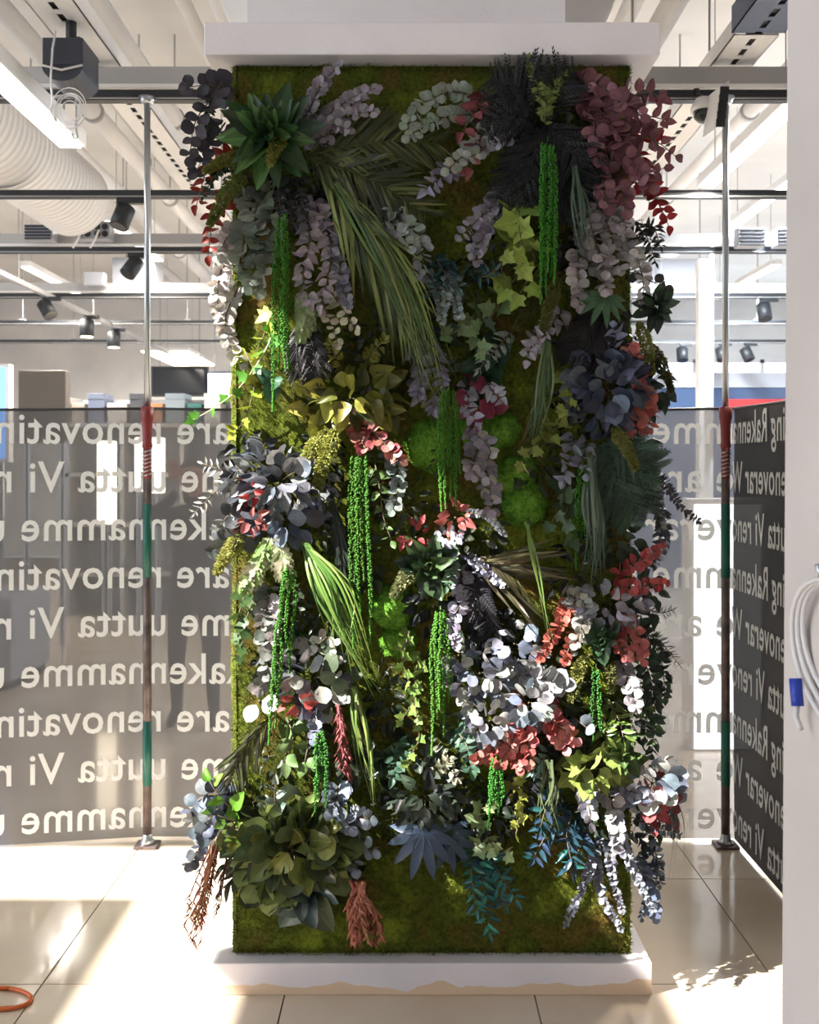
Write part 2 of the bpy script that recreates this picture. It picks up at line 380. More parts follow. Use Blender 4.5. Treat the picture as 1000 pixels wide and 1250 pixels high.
fullt = 'Rakennamme uutta Vi renoverar We are renovating '
def text_mesh(t):
    c = bpy.data.curves.new('lettering', 'FONT'); c.body = t; c.size = 1.0; c.resolution_u = 3; c.space_character = 1.06
    c.offset = 0.012
    o = bpy.data.objects.new('tmp', c); COL.objects.link(o); bpy.context.view_layer.update()
    dg = bpy.context.evaluated_depsgraph_get(); me = bpy.data.meshes.new_from_object(o.evaluated_get(dg)); bpy.data.objects.remove(o); return me
def tw(t):
    me = text_mesh(t+'.'); w = max(v.co.x for v in me.vertices); bpy.data.meshes.remove(me); return w
xh = text_mesh('x'); XH = max(v.co.y for v in xh.vertices); bpy.data.meshes.remove(xh)
KX = 2.007/(tw('mme uutta Vi renoverar We ')-tw('')); KY = 0.080/XH
rows = [('Rakenna', 'mme uutta Vi renoverar We are renovating Rak'), ('renoverar W', 'e are renovating Rakennamme uutta Vi renoverar'), ('uutta Vi reno', 'verar We are renovating Rakennamme uutta Vi')]
pre = ['We are renovating Rakenna', 'uutta Vi renoverar W', 'renovating Rakennamme uutta Vi reno']
LM = {}
def letter_me(ch):
    if ch not in LM:
        me = text_mesh(ch); LM[ch] = ([v.co.copy() for v in me.vertices], [tuple(q.vertices) for q in me.polygons]); bpy.data.meshes.remove(me)
    return LM[ch]
def text_run(run, s_start, z0, lead, lsh):
    """one object per letter where the photo shows it, the stretch hidden by the pillar joined in one"""
    hv, hf = [], []
    w0 = tw('')
    for i, ch in enumerate(run):
        if ch == ' ': continue
        s = s_start+(tw(run[:i])-w0)*KX
        kx = KX
        if s < -0.001: s *= 0.66; kx = KX*0.66
        elif s > 1.0: s += lsh
        if s < BS[0]+0.05 or s > BS[3]-0.15: continue
        V_, F_ = letter_me(ch)
        vv = [bpos(s+c.x*kx, z0+c.y*KY, 0.006)-Vector((0, 3.85, 0)) for c in V_]
        if -0.62 < s < 0.55 or 1.80 < s < 3.05: link('letter', mesh('letter', vv, F_, M_txt), ban)
        else: n0 = len(hv); hv += vv; hf += [tuple(j+n0 for j in q) for q in F_]
    if hv: tag(link('lettering', mesh('lettering', hv, hf, M_txt), ban), kind='stuff')
_tw = tw; _tc = {}
def tw(t):
    if t not in _tc: _tc[t] = _tw(t)
    return _tc[t]
for k in range(9):
    a, b_ = pre[k % 3], rows[k % 3][1]
    text_run(a+b_, -(tw(a)-tw(''))*KX, 1.594-0.1925*k, 0, (0.015, 0.148, 0.188)[k % 3])

# ------------------------------------------------------------------ support poles
def support_pole(x, y, label, top):
    t = thing('support_pole', label, 'pole', (x, y, 0))
    def tb(z0, z1, r, mat, nm, n=16): MB().tube([(x, y, z0), (x, y, z1)], r, n).build(nm, mat, t, True)
    MB().box(x-0.045, x+0.045, y-0.04, y+0.04, 0, 0.012).build('foot_plate', M_dtube, t, bevel=0.003)
    MB().tube([(x, y, 0.012), (x, y, 0.03), (x, y, 0.05)], [0.035, 0.02, 0.018], 16).build('foot_screw', M_steel, t, True)
    tb(0.05, 1.47, 0.0165, M_dtube, 'lower_tube')
    tb(0.243, 0.496, 0.0175, M_green, 'green_sleeve'); tb(1.063, 1.354, 0.0175, M_green, 'green_sleeve')
    tb(1.455, 1.60, 0.0168, M_red, 'threaded_sleeve')
    MB().tube([(x, y, 1.575), (x, y, 1.58), (x, y, 1.60), (x, y, 1.65), (x, y, 1.685), (x, y, 1.69), (x, y, 1.735), (x, y, 1.737)], [0.018, 0.021, 0.018, 0.019, 0.022, 0.025, 0.025, 0.02], 18).build('red_collar', M_red, t, True)
    for i in range(7):
        z = 1.462+0.0155*i; MB().tube([(x-0.018, y-0.006, z), (x, y-0.0185, z+0.006), (x+0.018, y-0.006, z+0.012)], 0.003, 6).build('thread', M_steel, t, True)
    tb(1.73, top-0.02, 0.0125, M_steel, 'upper_tube')
    MB().tube([(x, y, top-0.03), (x, y, top-0.005)], [0.02, 0.035], 16).build('top_plate', M_steel, t, True)
support_pole(-1.037, 3.79, 'steel support pole with red collar and green sleeves before the bend in the banner', 2.965)
support_pole(1.25, 3.79, 'steel support pole with red collar at the corner beside the dark banner end', 2.965)

# ------------------------------------------------------------------ ceiling steel: cross beams with black lighting track
TRK = [3.86, 5.25, 6.6, 8.36, 9.9, 11.4]
names = ['nearest the red collared poles', 'second behind the poles', 'third behind the poles', 'fourth behind the poles', 'fifth behind the poles', 'sixth behind the poles']
for k, y in enumerate(TRK):
    xa, xb = -5.5, 4.5
    t = thing('lighting_track', 'black ceiling lighting track under a grey profile, '+names[k], 'track', (0, y, 2.97))
    MB().box(xa, xb, y-0.02, y+0.02, 2.97, 3.012).build('track_rail', M_black, t)
    MB().box(xa, xb, y-0.022, y-0.018, 2.974, 2.980).build('rail_lip', M_grey, t)
    if k in (0, 2, 3):
        MB().box(xa, xb, y-0.03, y+0.05, 3.03, 3.10).build('profile_beam', M_grey, t)
        MB().box(xa, xb, y-0.035, y-0.02, 3.015, 3.03).build('profile_lip', M_white, t)
    for x in (-4.0, -2.3, -0.45, 0.9, 2.2, 3.6):
        MB().tube([(x, y+0.01, 3.01), (x, y+0.01, CZ-0.005)], 0.006, 6).build('hanger_rod', M_grey, t)
        MB().box(x-0.03, x+0.03, y-0.015, y+0.035, 3.10 if k in (0, 2, 3) else 3.01, 3.13 if k in (0, 2, 3) else 3.03).build('hanger_clip', M_box, t)
ob = thing('lighting_track', 'long grey lighting track running into the depth of the hall', 'track', (-3.1, 9, 2.95))
MB().box(-3.12, -3.08, 6.9, 13.0, 2.95, 2.99).build('track_rail', M_grey, ob)
for y in (7.6, 9.4, 11.2): MB().tube([(-3.1, y, 2.98), (-3.1, y, CZ-0.005)], 0.005, 6).build('hanger_rod', M_grey, ob)

def spot(px, py, Y, label, group=None, tilt=(0.15, -0.1, -0.6), hr=0.055, lit=False, ztop=2.97):
    t = thing('track_spotlight', label, 'spotlight', tuple(P(px, py, Y)), group)
    c = P(px, py, Y); d = Vector(tilt).normalized()
    MB().box(c.x-0.03, c.x+0.12, Y-0.018, Y+0.018, ztop-0.03, ztop+0.003).build('track_adapter', M_black, t)
    MB().tube([(c.x, Y, ztop-0.02), (c.x, Y, c.z+0.02)], 0.013, 8).build('arm', M_black, t)
    a = c-d*hr*1.05; b = c+d*hr*1.3
    MB().tube([a-d*0.01, a, b, b+d*0.001], [hr*0.6, hr, hr, hr*0.9], 18).build('lamp_head', M_black, t, True)
    MB().tube([b, b+d*0.004], hr*0.85, 16).build('lens', M_lampw if lit else M_screen, t)
spot(150, 264, 5.25, 'black track spotlight tilted down on the second track behind the poles', hr=0.052, tilt=(-0.2, -0.3, -0.8))
spot(162, 326, 6.6, 'black track spotlight on the third track behind the poles', hr=0.056, tilt=(-0.35, -0.4, -0.7))
spot(57, 377, 8.19, 'black spotlight at the near end of the long grey track', hr=0.06, tilt=(0.5, -0.3, -0.7), ztop=2.95)
spot(106, 400, 9.2, 'lit bell shaped black spotlight hanging from the long grey track', 'lit spotlights on the long grey track', hr=0.066, tilt=(0, 0, -1), lit=True, ztop=2.95)
spot(139, 414, 10.05, 'lit bell shaped black spotlight hanging from the long grey track', 'lit spotlights on the long grey track', hr=0.066, tilt=(0, 0, -1), lit=True, ztop=2.95)
spot(933, 380, 8.36, 'black track spotlight on the fourth track beside the white conduit', hr=0.06, tilt=(0, -0.3, -0.8))
for px in (833, 881, 912):
    spot(px, 432, 11.4, 'small black spotlight hanging from the sixth track behind the poles', 'spotlights on the far track', hr=0.066, tilt=(R.uniform(-.3, .3), -0.3, -0.8))

# cable trays, pipes, ducts
def tray(x, y0, y1, z, w, label, mat, zoff=0.07):
    t = thing('cable_tray', label, 'tray', (x, (y0+y1)/2, z))
    h = w/2; th = 0.004
    MB().box(x-h, x-0.012, y0, y1, z, z+th).box(x+0.012, x+h, y0, y1, z, z+th).build('tray_floor', mat, t)
    MB().box(x-h, x-h+th, y0, y1, z, z+zoff).build('tray_side', mat, t); MB().box(x+h-th, x+h, y0, y1, z, z+zoff).build('tray_side', mat, t)
    yy = y0; bars = MB()
    while yy < y1: bars.box(x-0.012, x+0.012, yy, yy+0.03, z, z+th); yy += 0.09
    tag(bars.build('slot_bridges', mat, t), kind='stuff')
    MB().box(x-0.03, x+0.03, y0, y1, z+0.01, z+0.02).build('cable_bundle', M_slot, t)
    for y in (y0+0.3, (y0+y1)/2, y1-0.3): MB().tube([(x-h+0.002, y, z+zoff), (x-h+0.002, y, CZ-0.003)], 0.005, 6).build('hanger_rod', M_grey, t)
tray(-1.26, 2.7, 11.0, 3.13, 0.17, 'white slotted cable tray above the black speaker box', M_white)
tray(1.31, 3.62, 11.0, 3.13, 0.17, 'white slotted cable tray above the pole by the dark banner end', M_white)
tray(1.31, 2.3, 3.60, 3.13, 0.20, 'dark blue grey cable tray end with bright cable joints', M_darkblue, 0.10)  # near stretch of the same tray, drawn in a darker blue grey
tray(-0.62, 4.3, 12.0, 3.2, 0.14, 'narrow white slotted cable tray behind the moss pillar', M_white)
tray(0.80, 4.2, 12.0, 3.2, 0.16, 'narrow white slotted cable tray beside the dome camera', M_white)
pp = [(-0.86, 3.62, 0.05), (-1.05, 3.66, 0.035), (-1.52, 3.75, 0.06), (-1.75, 3.72, 0.05), (-2.05, 3.8, 0.06), (-2.45, 3.8, 0.07), (1.02, 3.62, 0.045), (1.24, 3.68, 0.06), (1.75, 3.8, 0.06), (-3.0, 3.9, 0.06), (2.2, 3.8, 0.05)]
pn = ['white ceiling pipe with clamp next to the moss pillar and its dark plum leaves', 'thin white ceiling pipe between the moss pillar pipe and the slotted tray', 'thick white ceiling pipe above the bright linear lamp', 'white ceiling pipe beyond the bright linear lamp', 'white ceiling pipe straight above the ribbed duct', 'thickest white ceiling pipe past the ribbed duct', 'slim white ceiling pipe with clamp beside the burgundy leaves', 'thick white ceiling pipe beside the slotted tray over the corner pole', 'white ceiling pipe behind the plain grey pillar', 'white ceiling pipe over the long grey track', 'slim white ceiling pipe nearest the tall windows']
for (x, z, r), lb in zip(pp, pn):
    t = thing('ceiling_pipe', lb, 'pipe', (x, 7, z), 'ceiling pipes')
    y0 = 2.4 if x > -1.2 else 3.0
    if x < -3.2: y0 = 5.3
    MB().tube([(x, y0, z), (x, 12.5, z)], r, 16).build('pipe_run', M_white, t, True)
    for y in (3.9 if abs(x) < 1.1 else 4.3, 6.2, 8.2, 10.2):
        MB().tube([(x, y-0.02, z), (x, y+0.02, z)], r+0.012, 16).build('clamp', M_grey, t, True)
        MB().tube([(x, y, z+r), (x, y, CZ-0.003)], 0.006, 6).build('hanger_rod', M_grey, t)
def spiral_duct(pa, pb, r, label, pitch=0.06):
    pa, pb = Vector(pa), Vector(pb); L = (pb-pa).length; n = int(L/pitch); pts = []; rad = []
    for i in range(n+1):
        for dd, rr in ((0, r), (0.78, r), (0.86, r+0.007), (0.94, r+0.007)):
            t = min(1, (i+dd)/n); pts.append(pa.lerp(pb, t)); rad.append(rr)
    t = thing('air_duct', label, 'duct', tuple(pa))
    MB().tube(pts[:-3], rad[:-3], 48).build('ribbed_shell', M_white, t, True)
    return t
spiral_duct((-2.24, 4.05, 3.28), (-2.24, 6.35, 3.28), 0.245, 'wide white ribbed air duct behind the banner near the power socket box')
spiral_duct((0.03, 3.52, 3.5), (0.03, 3.80, 3.5), 0.775, 'huge white ribbed air duct above the moss pillar ledge', 0.05)
MB_ = MB
# linear lamp along the left, with lit underside
lf = thing('linear_lamp', 'bright white linear lamp hung under the ceiling beside the black speaker box', 'lamp', (-1.46, 3.5, 2.88))
MB().box(-1.52, -1.40, 2.85, 4.15, 2.885, 2.95).build('housing', M_white, lf)
MB().box(-1.505, -1.415, 2.87, 4.13, 2.875, 2.885).build('diffuser', M_lamp, lf)
for y in (3.1, 4.05): MB().tube([(-1.46, y, 2.95), (-1.46, y, CZ-0.003)], 0.004, 6).build('hanger_wire', M_grey, lf)
def lamp(x0, x1, y0, y1, z, label, mat=None, group=None, watt=90, lc=(1.0, 0.93, 0.82)):
    t = thing('linear_lamp', label, 'lamp', ((x0+x1)/2, (y0+y1)/2, z), group)
    MB().box(x0, x1, y0, y1, z, z+0.05).build('housing', M_white, t)
    MB().box(x0+0.01, x1-0.01, y0+0.01, y1-0.01, z-0.008, z).build('diffuser', mat or M_lamp, t)
    ld_ = bpy.data.lights.new('lamp_light', 'AREA'); ld_.shape = 'RECTANGLE'; ld_.size = x1-x0; ld_.size_y = y1-y0; ld_.energy = watt; ld_.color = lc  # extra area light under each lamp, added to brighten the hall
    lo = bpy.data.objects.new('lamp_light', ld_); COL.objects.link(lo); lo.parent = t; lo.location = (0, 0, -0.02)
    for y in (y0+0.15, y1-0.15): MB().tube([((x0+x1)/2, y, z+0.05), ((x0+x1)/2, y, CZ-0.003)], 0.003, 6).build('hanger_wire', M_grey, t)
lamp(1.56, 1.66, 3.95, 5.2, 3.02, 'slim pendant linear lamp on wires beside the slotted tray over the corner pole')
lamp(-3.5, -3.4, 8.6, 10.2, 3.3, 'tube lamp above the long grey track', group='far tube lamps')
lamp(-2.3, -2.2, 7.2, 8.6, 3.35, 'tube lamp hung above the third track behind the poles', group='far tube lamps', watt=30)
lamp(-3.6, -2.95, 12.8, 14.6, 3.05, 'wide bright fluorescent lamp low over the far shop counter', M_lampw)
lamp(-1.2, -1.1, 8.8, 10.2, 3.4, 'added tube lamp lighting the hall behind the moss pillar', group='far tube lamps')  # lamp out of sight behind the pillar, added to light the hall
lamp(2.5, 2.6, 6.0, 7.6, 3.4, 'added tube lamp brightening the side by the tall windows', group='far tube lamps', watt=190, lc=(0.84, 0.92, 1.0))  # this lamp and the next are added to brighten the window side
lamp(3.4, 3.5, 9.0, 10.8, 3.4, 'added tube lamp brightening the side by the tall windows', group='far tube lamps', watt=190, lc=(0.84, 0.92, 1.0))

# speaker box, cable coil below it
sp = thing('loudspeaker', 'dark navy loudspeaker box with rounded underside hung from the ceiling', 'loudspeaker', tuple(P(83, 45, 3.55)))
y0, y1 = 3.42, 3.60
xa, xb = (51-CX)/F*3.42, (101-CX)/F*3.42; zt = EYE+(HY-45)/F*3.42; zb = EYE+(HY-80)/F*3.42
MB().box(xa, xb, y0, y1, zb, zt).build('cabinet', M_navy, sp, bevel=0.006)
mb = MB(); v = []; f = []
for i in range(13):
    a = PI*i/12; x = (xa+xb)/2-math.cos(a)*(xb-xa)/2; z = zb-0.055*math.sin(a)
    v += [(x, y0, z), (x, y1, z)]
for i in range(12): f.append((2*i, 2*i+1, 2*i+3, 2*i+2))
f.append([2*i for i in range(13)]); f.append([2*i+1 for i in range(13)][::-1])
mb.add(v, f).build('curved_underside', M_box if False else M_navy, sp)
MB().tube([(xa+0.0, y0-0.004, zb), ((xa+xb)/2, y0-0.006, zb-0.018), (xb, y0-0.004, zb)], 0.004, 6).build('cable_strap', M_cable, sp, True)
MB().tube([((xa+xb)/2, (y0+y1)/2, zt), ((xa+xb)/2, (y0+y1)/2, 3.128)], 0.02, 8).build('bracket', M_black, sp)
cc = thing('cable_coil', 'coil of white cable dangling below the loudspeaker box', 'cable', tuple(P(84, 130, 3.38)))
for k in range(5):
    pts = [P(85+1.5*math.sin(3*k)+(11+2.6*k)*math.cos(2*PI*i/20), 134+2*math.cos(2.3*k)+(13+3.0*k)*math.sin(2*PI*i/20), 3.38+0.006*k*math.sin(i)) for i in range(21)]
    MB().tube(pts, 0.0019, 6, False).build('loop', M_cable, cc, True)
MB().tube([P(68, 38, 3.40), P(64, 60, 3.395), P(62, 95, 3.39), P(64, 125, 3.385), P(68, 148, 3.38), P(61, 135, 3.38), P(66, 118, 3.38), P(80, 116, 3.38)], 0.0042, 6).build('drop_cable', M_cable, cc, True)
MB().tube([P(93, 116, 3.39), P(93, 158, 3.39), P(95, 168, 3.39), P(90, 169, 3.39), P(88, 163, 3.39)], 0.0035, 6).build('wire_hook', M_grey, cc, True)

def small_box(name, label, cat, px0, py0, px1, py1, Y, dep, mat, sub=None):
    t = thing(name, label, cat, tuple(P((px0+px1)/2, py1, Y)))
    a, b = P(px0, py1, Y), P(px1, py0, Y); MB().box(a.x, b.x, Y, Y+dep, a.z, b.z).build('housing', mat, t, bevel=0.004)
    if sub: sub(t, a, b, Y)
    if name == 'ventilation_box':
        for x in (a.x+0.05, b.x-0.05): MB().tube([(x, Y+dep/2, b.z), (x, Y+dep/2, CZ-0.003)], 0.006, 6).build('hanger_rod', M_grey, t)
    return t
def sockets(t, a, b, Y):
    w = (b.x-a.x)/2
    for i in range(2):
        for j in range(2):
            for k in range(2):
                c = Vector((a.x+w*(i+0.28+0.44*j), Y-0.004, a.z+(b.z-a.z)*(0.3+0.4*k)))
                MB().tube([c, c+Vector((0, 0.006, 0))], 0.022, 12).build('socket', M_slot, t)
    for i in range(2):
        c = Vector((a.x+w*(i+0.4), Y-0.01, a.z+(b.z-a.z)*0.5)); MB().tube([c, c+Vector((-0.02, -0.01, -0.06)), c+Vector((-0.06, 0.0, -0.12))], 0.008, 6).build('plug_lead', M_cable, t)
small_box('socket_box', 'grey power socket box with four round outlets on the third track profile', 'socket', 92, 270, 134, 292, 6.44, 0.1, M_box, sockets)
def slats(t, a, b, Y):
    for i in range(5):
        z = a.z+(b.z-a.z)*(i+0.5)/5; MB().box(a.x+0.01, b.x-0.01, Y-0.012, Y, z-0.006, z+0.004).build('slat', M_slot, t)
small_box('air_vent', 'grey louvred vent box beside the ribbed duct end', 'vent', 29, 274, 64, 293, 6.44, 0.1, M_box, slats)
small_box('air_vent', 'grey louvred vent box beside the upright pole above the dark banner', 'vent', 902, 278, 936, 300, 6.44, 0.1, M_box, slats)
small_box('air_vent', 'grey louvred vent box half hidden behind the plain grey pillar', 'vent', 948, 278, 985, 300, 6.44, 0.1, M_box, slats)
small_box('junction_box', 'pale square junction box on the fourth track profile', 'box', 102, 332, 126, 348, 8.2, 0.1, M_box)
small_box('ventilation_box', 'wide grey sheet metal box above the fourth track by the conduit', 'box', 796, 316, 874, 352, 8.45, 0.6, M_box)
small_box('ventilation_box', 'grey sheet metal box above the fourth track behind the pole', 'box', 137, 314, 182, 352, 8.45, 0.5, M_box)
# socket strip and dome camera at the right pole
ps = thing('socket_strip', 'white multi socket strip hung by the top of the corner pole', 'socket', tuple(P(877, 130, 3.62)))
a = P(871, 150, 3.60); bq = P(884, 98, 3.60)
mb = MB(); mb.add([(a.x, 3.58, a.z-0.03), (a.x+0.04, 3.60, a.z), (a.x+0.04, 3.75, a.z+0.02), (a.x, 3.73, a.z-0.01), (a.x+0.02, 3.58, bq.z-0.03), (a.x+0.06, 3.60, bq.z), (a.x+0.06, 3.75, bq.z+0.02), (a.x+0.02, 3.73, bq.z-0.01)],
                  [(0,3,2,1),(4,5,6,7),(0,1,5,4),(1,2,6,5),(2,3,7,6),(3,0,4,7)]); mb.build('housing', M_white, ps)
for i in range(5):
    z = a.z-0.01+(bq.z-a.z)*(0.1+0.19*i); x = a.x+0.02*(0.1+0.19*i)
    MB().box(x+0.002, x+0.034, 3.575, 3.582, z-0.028, z+0.0).build('socket', M_slot, ps)
dc = thing('dome_camera', 'small dome security camera under the nearest lighting track', 'camera', tuple(P(859, 135, 3.75)))
c = P(859, 136, 3.75)
MB().tube([c+Vector((0, 0, 0.05)), c+Vector((0, 0, 0.015)), c], [0.03, 0.05, 0.048], 20).build('mount', M_white, dc, True)
MB().tube([c, c+Vector((0, 0, -0.025)), c+Vector((0, 0, -0.042)), c+Vector((0, 0, -0.048))], [0.04, 0.036, 0.02, 0.004], 20).build('dome', M_screen, dc, True)
MB().tube([c+Vector((0, 0, 0.05)), c+Vector((0, 0.08, 0.09)), c+Vector((0, 0.1, 0.14))], 0.012, 8).build('bracket', M_black, dc)
# white conduit with looping cable, right background
cd = thing('conduit_post', 'white vertical conduit post with a cable looping from its top', 'post', tuple(P(862, 560, 7.6)))
xx = (860-CX)/F*7.6
MB().box(xx-0.055, xx+0.055, 7.55, 7.65, 0, EYE+(HY-318)/F*7.6).build('post', M_white, cd)
MB().tube(catmull([P(868, 330, 7.5), P(868, 296, 7.5), P(860, 290, 7.5), P(838, 300, 7.5), P(820, 312, 7.5), P(800, 308, 7.5), P(780, 296, 7.5)], 6), 0.02, 8).build('cable', M_cable, cd, True)
MB().tube([P(868, 330, 7.5), P(868, 560, 7.5)], 0.02, 8).build('cable', M_cable, cd, True)

# ------------------------------------------------------------------ far shop things
def panel(name, label, cat, px0, py0, px1, py1, Y, dep, mat, legs=True, frame=None):
    a, b = P(px0, py1, Y), P(px1, py0, Y)
    t = thing(name, label, cat, ((a.x+b.x)/2, Y+dep/2, 0))
    MB().box(a.x, b.x, Y, Y+dep, a.z, b.z).build('panel_face', mat, t, bevel=0.01)
    if frame:
        e = 0.03
        MB().box(a.x-e, b.x+e, Y+0.01, Y+dep+0.01, b.z, b.z+e).box(a.x-e, b.x+e, Y+0.01, Y+dep+0.01, a.z-e, a.z).box(a.x-e, a.x, Y+0.01, Y+dep+0.01, a.z, b.z).box(b.x, b.x+e, Y+0.01, Y+dep+0.01, a.z, b.z).build('rim', frame, t)
    if legs:
        for x in (a.x+0.05, b.x-0.05): MB().tube([(x, Y+dep/2, 0), (x, Y+dep/2, a.z)], 0.025, 8).build('leg', M_steel, t)
    else:
        for x in (a.x+0.08, b.x-0.08): MB().tube([(x, Y+dep/2, b.z), (x, Y+dep/2, CZ-0.003)], 0.008, 6).build('hanger_rod', M_grey, t)
    return t
panel('display_board', 'tall brown display board standing behind the grey banner', 'board', 22, 452, 80, 540, 8.0, 0.12, M_brown)
panel('screen', 'black hanging screen above the far shop shelves', 'screen', 187, 450, 250, 481, 12.5, 0.1, M_screen, False, M_black)
panel('light_sign', 'white glowing sign beside the black hanging screen', 'sign', 254, 456, 288, 492, 12.5, 0.1, M_lamp, False, M_bluesign)
panel('light_sign', 'blue and white glowing sign at the end of the brown display board', 'sign', -60, 448, 6, 560, 8.6, 0.1, new_mat('blue_sign_face', (90, 150, 230), 0.4, 0, (120, 176, 250), 1.2), True, M_white)
panel('light_box', 'tall blazing white light box standing behind the banner by the corner pole', 'light box', 848, 616, 930, 915, 5.05, 0.12, new_mat('light_box_face', (255, 255, 255), 0.5, 0, (246, 250, 255), 3.4), True, M_white)
for (p0, q0, p1, q1, Y) in ((118, 538, 138, 640, 8.8), (164, 534, 174, 600, 8.8), (184, 534, 198, 602, 8.8)):
    panel('light_column', 'glowing upright light column seen through the grey banner', 'light', p0, q0, p1, q1, Y, 0.12, M_lampw, True, None)['group'] = 'light columns behind the banner'
cn = thing('shop_counter', 'long shop counter with dark glass front under red sign band', 'counter', (3.2, 12.0, 0))
MB().box(1.9, 4.8, 12.0, 12.7, 0, 2.5).build('counter_body', M_bluesign, cn, bevel=0.02)
MB().box(1.9, 4.8, 11.97, 12.0, 2.5, 2.68).build('fascia', M_box, cn)
MB().box(3.95, 4.8, 11.9, 12.0, 2.22, 2.34).build('red_band', M_redsign, cn)
sh = thing('shelf_unit', 'tall grey shop shelf unit loaded with boxes behind the banner', 'shelf', (-2.7, 9.8, 0))
for z in (0.4, 0.9, 1.4, 1.9): MB().box(-3.45, -1.75, 9.6, 10.0, z, z+0.04).build('shelf', M_grey, sh)
for x, zt_ in ((-3.45, 2.2), (-2.9, 1.9), (-2.3, 1.9), (-1.79, 2.2)): MB().box(x, x+0.04, 9.6, 10.0, 0, zt_).build('upright', M_grey, sh)
MB().box(-3.45, -1.75, 10.0, 10.03, 0, 2.2).build('back_panel', M_box, sh)
bx_ = [((150, 140, 130), 'tan'), ((96, 104, 124), 'slate blue'), ((188, 184, 180), 'off white'), ((70, 72, 80), 'charcoal'), ((168, 120, 84), 'orange brown'), ((128, 140, 150), 'pale blue grey'), ((60, 110, 110), 'teal'), ((206, 206, 200), 'white')]
xx = -3.40
for i, (c_, nm) in enumerate(bx_):
    w_ = 0.13+0.03*(i % 3); h_ = 0.2+0.05*((i*2) % 4)
    t = thing('storage_box', nm+' storage box on the top board of the tall grey shelf unit', 'box', (xx+w_/2, 9.78, 1.94), 'boxes on the shelf unit')
    m_ = new_mat('box_'+nm.replace(' ', '_'), c_, 0.7)
    MB().box(xx, xx+w_, 9.64, 9.95, 1.94, 1.94+h_*0.8).build('carton', m_, t, bevel=0.005); MB().box(xx-0.004, xx+w_+0.004, 9.635, 9.955, 1.94+h_*0.8, 1.94+h_).build('lid', m_, t, bevel=0.005)
    xx += w_+0.035
pl = thing('display_plinth', 'low pale display plinth on the floor behind the banner', 'plinth', (-3.0, 6.6, 0))
MB().box(-3.5, -2.66, 6.4, 7.1, 0.06, 0.62).build('body', M_box, pl, bevel=0.01); MB().box(-3.47, -2.69, 6.43, 7.07, 0, 0.06).build('kick', M_slot, pl)

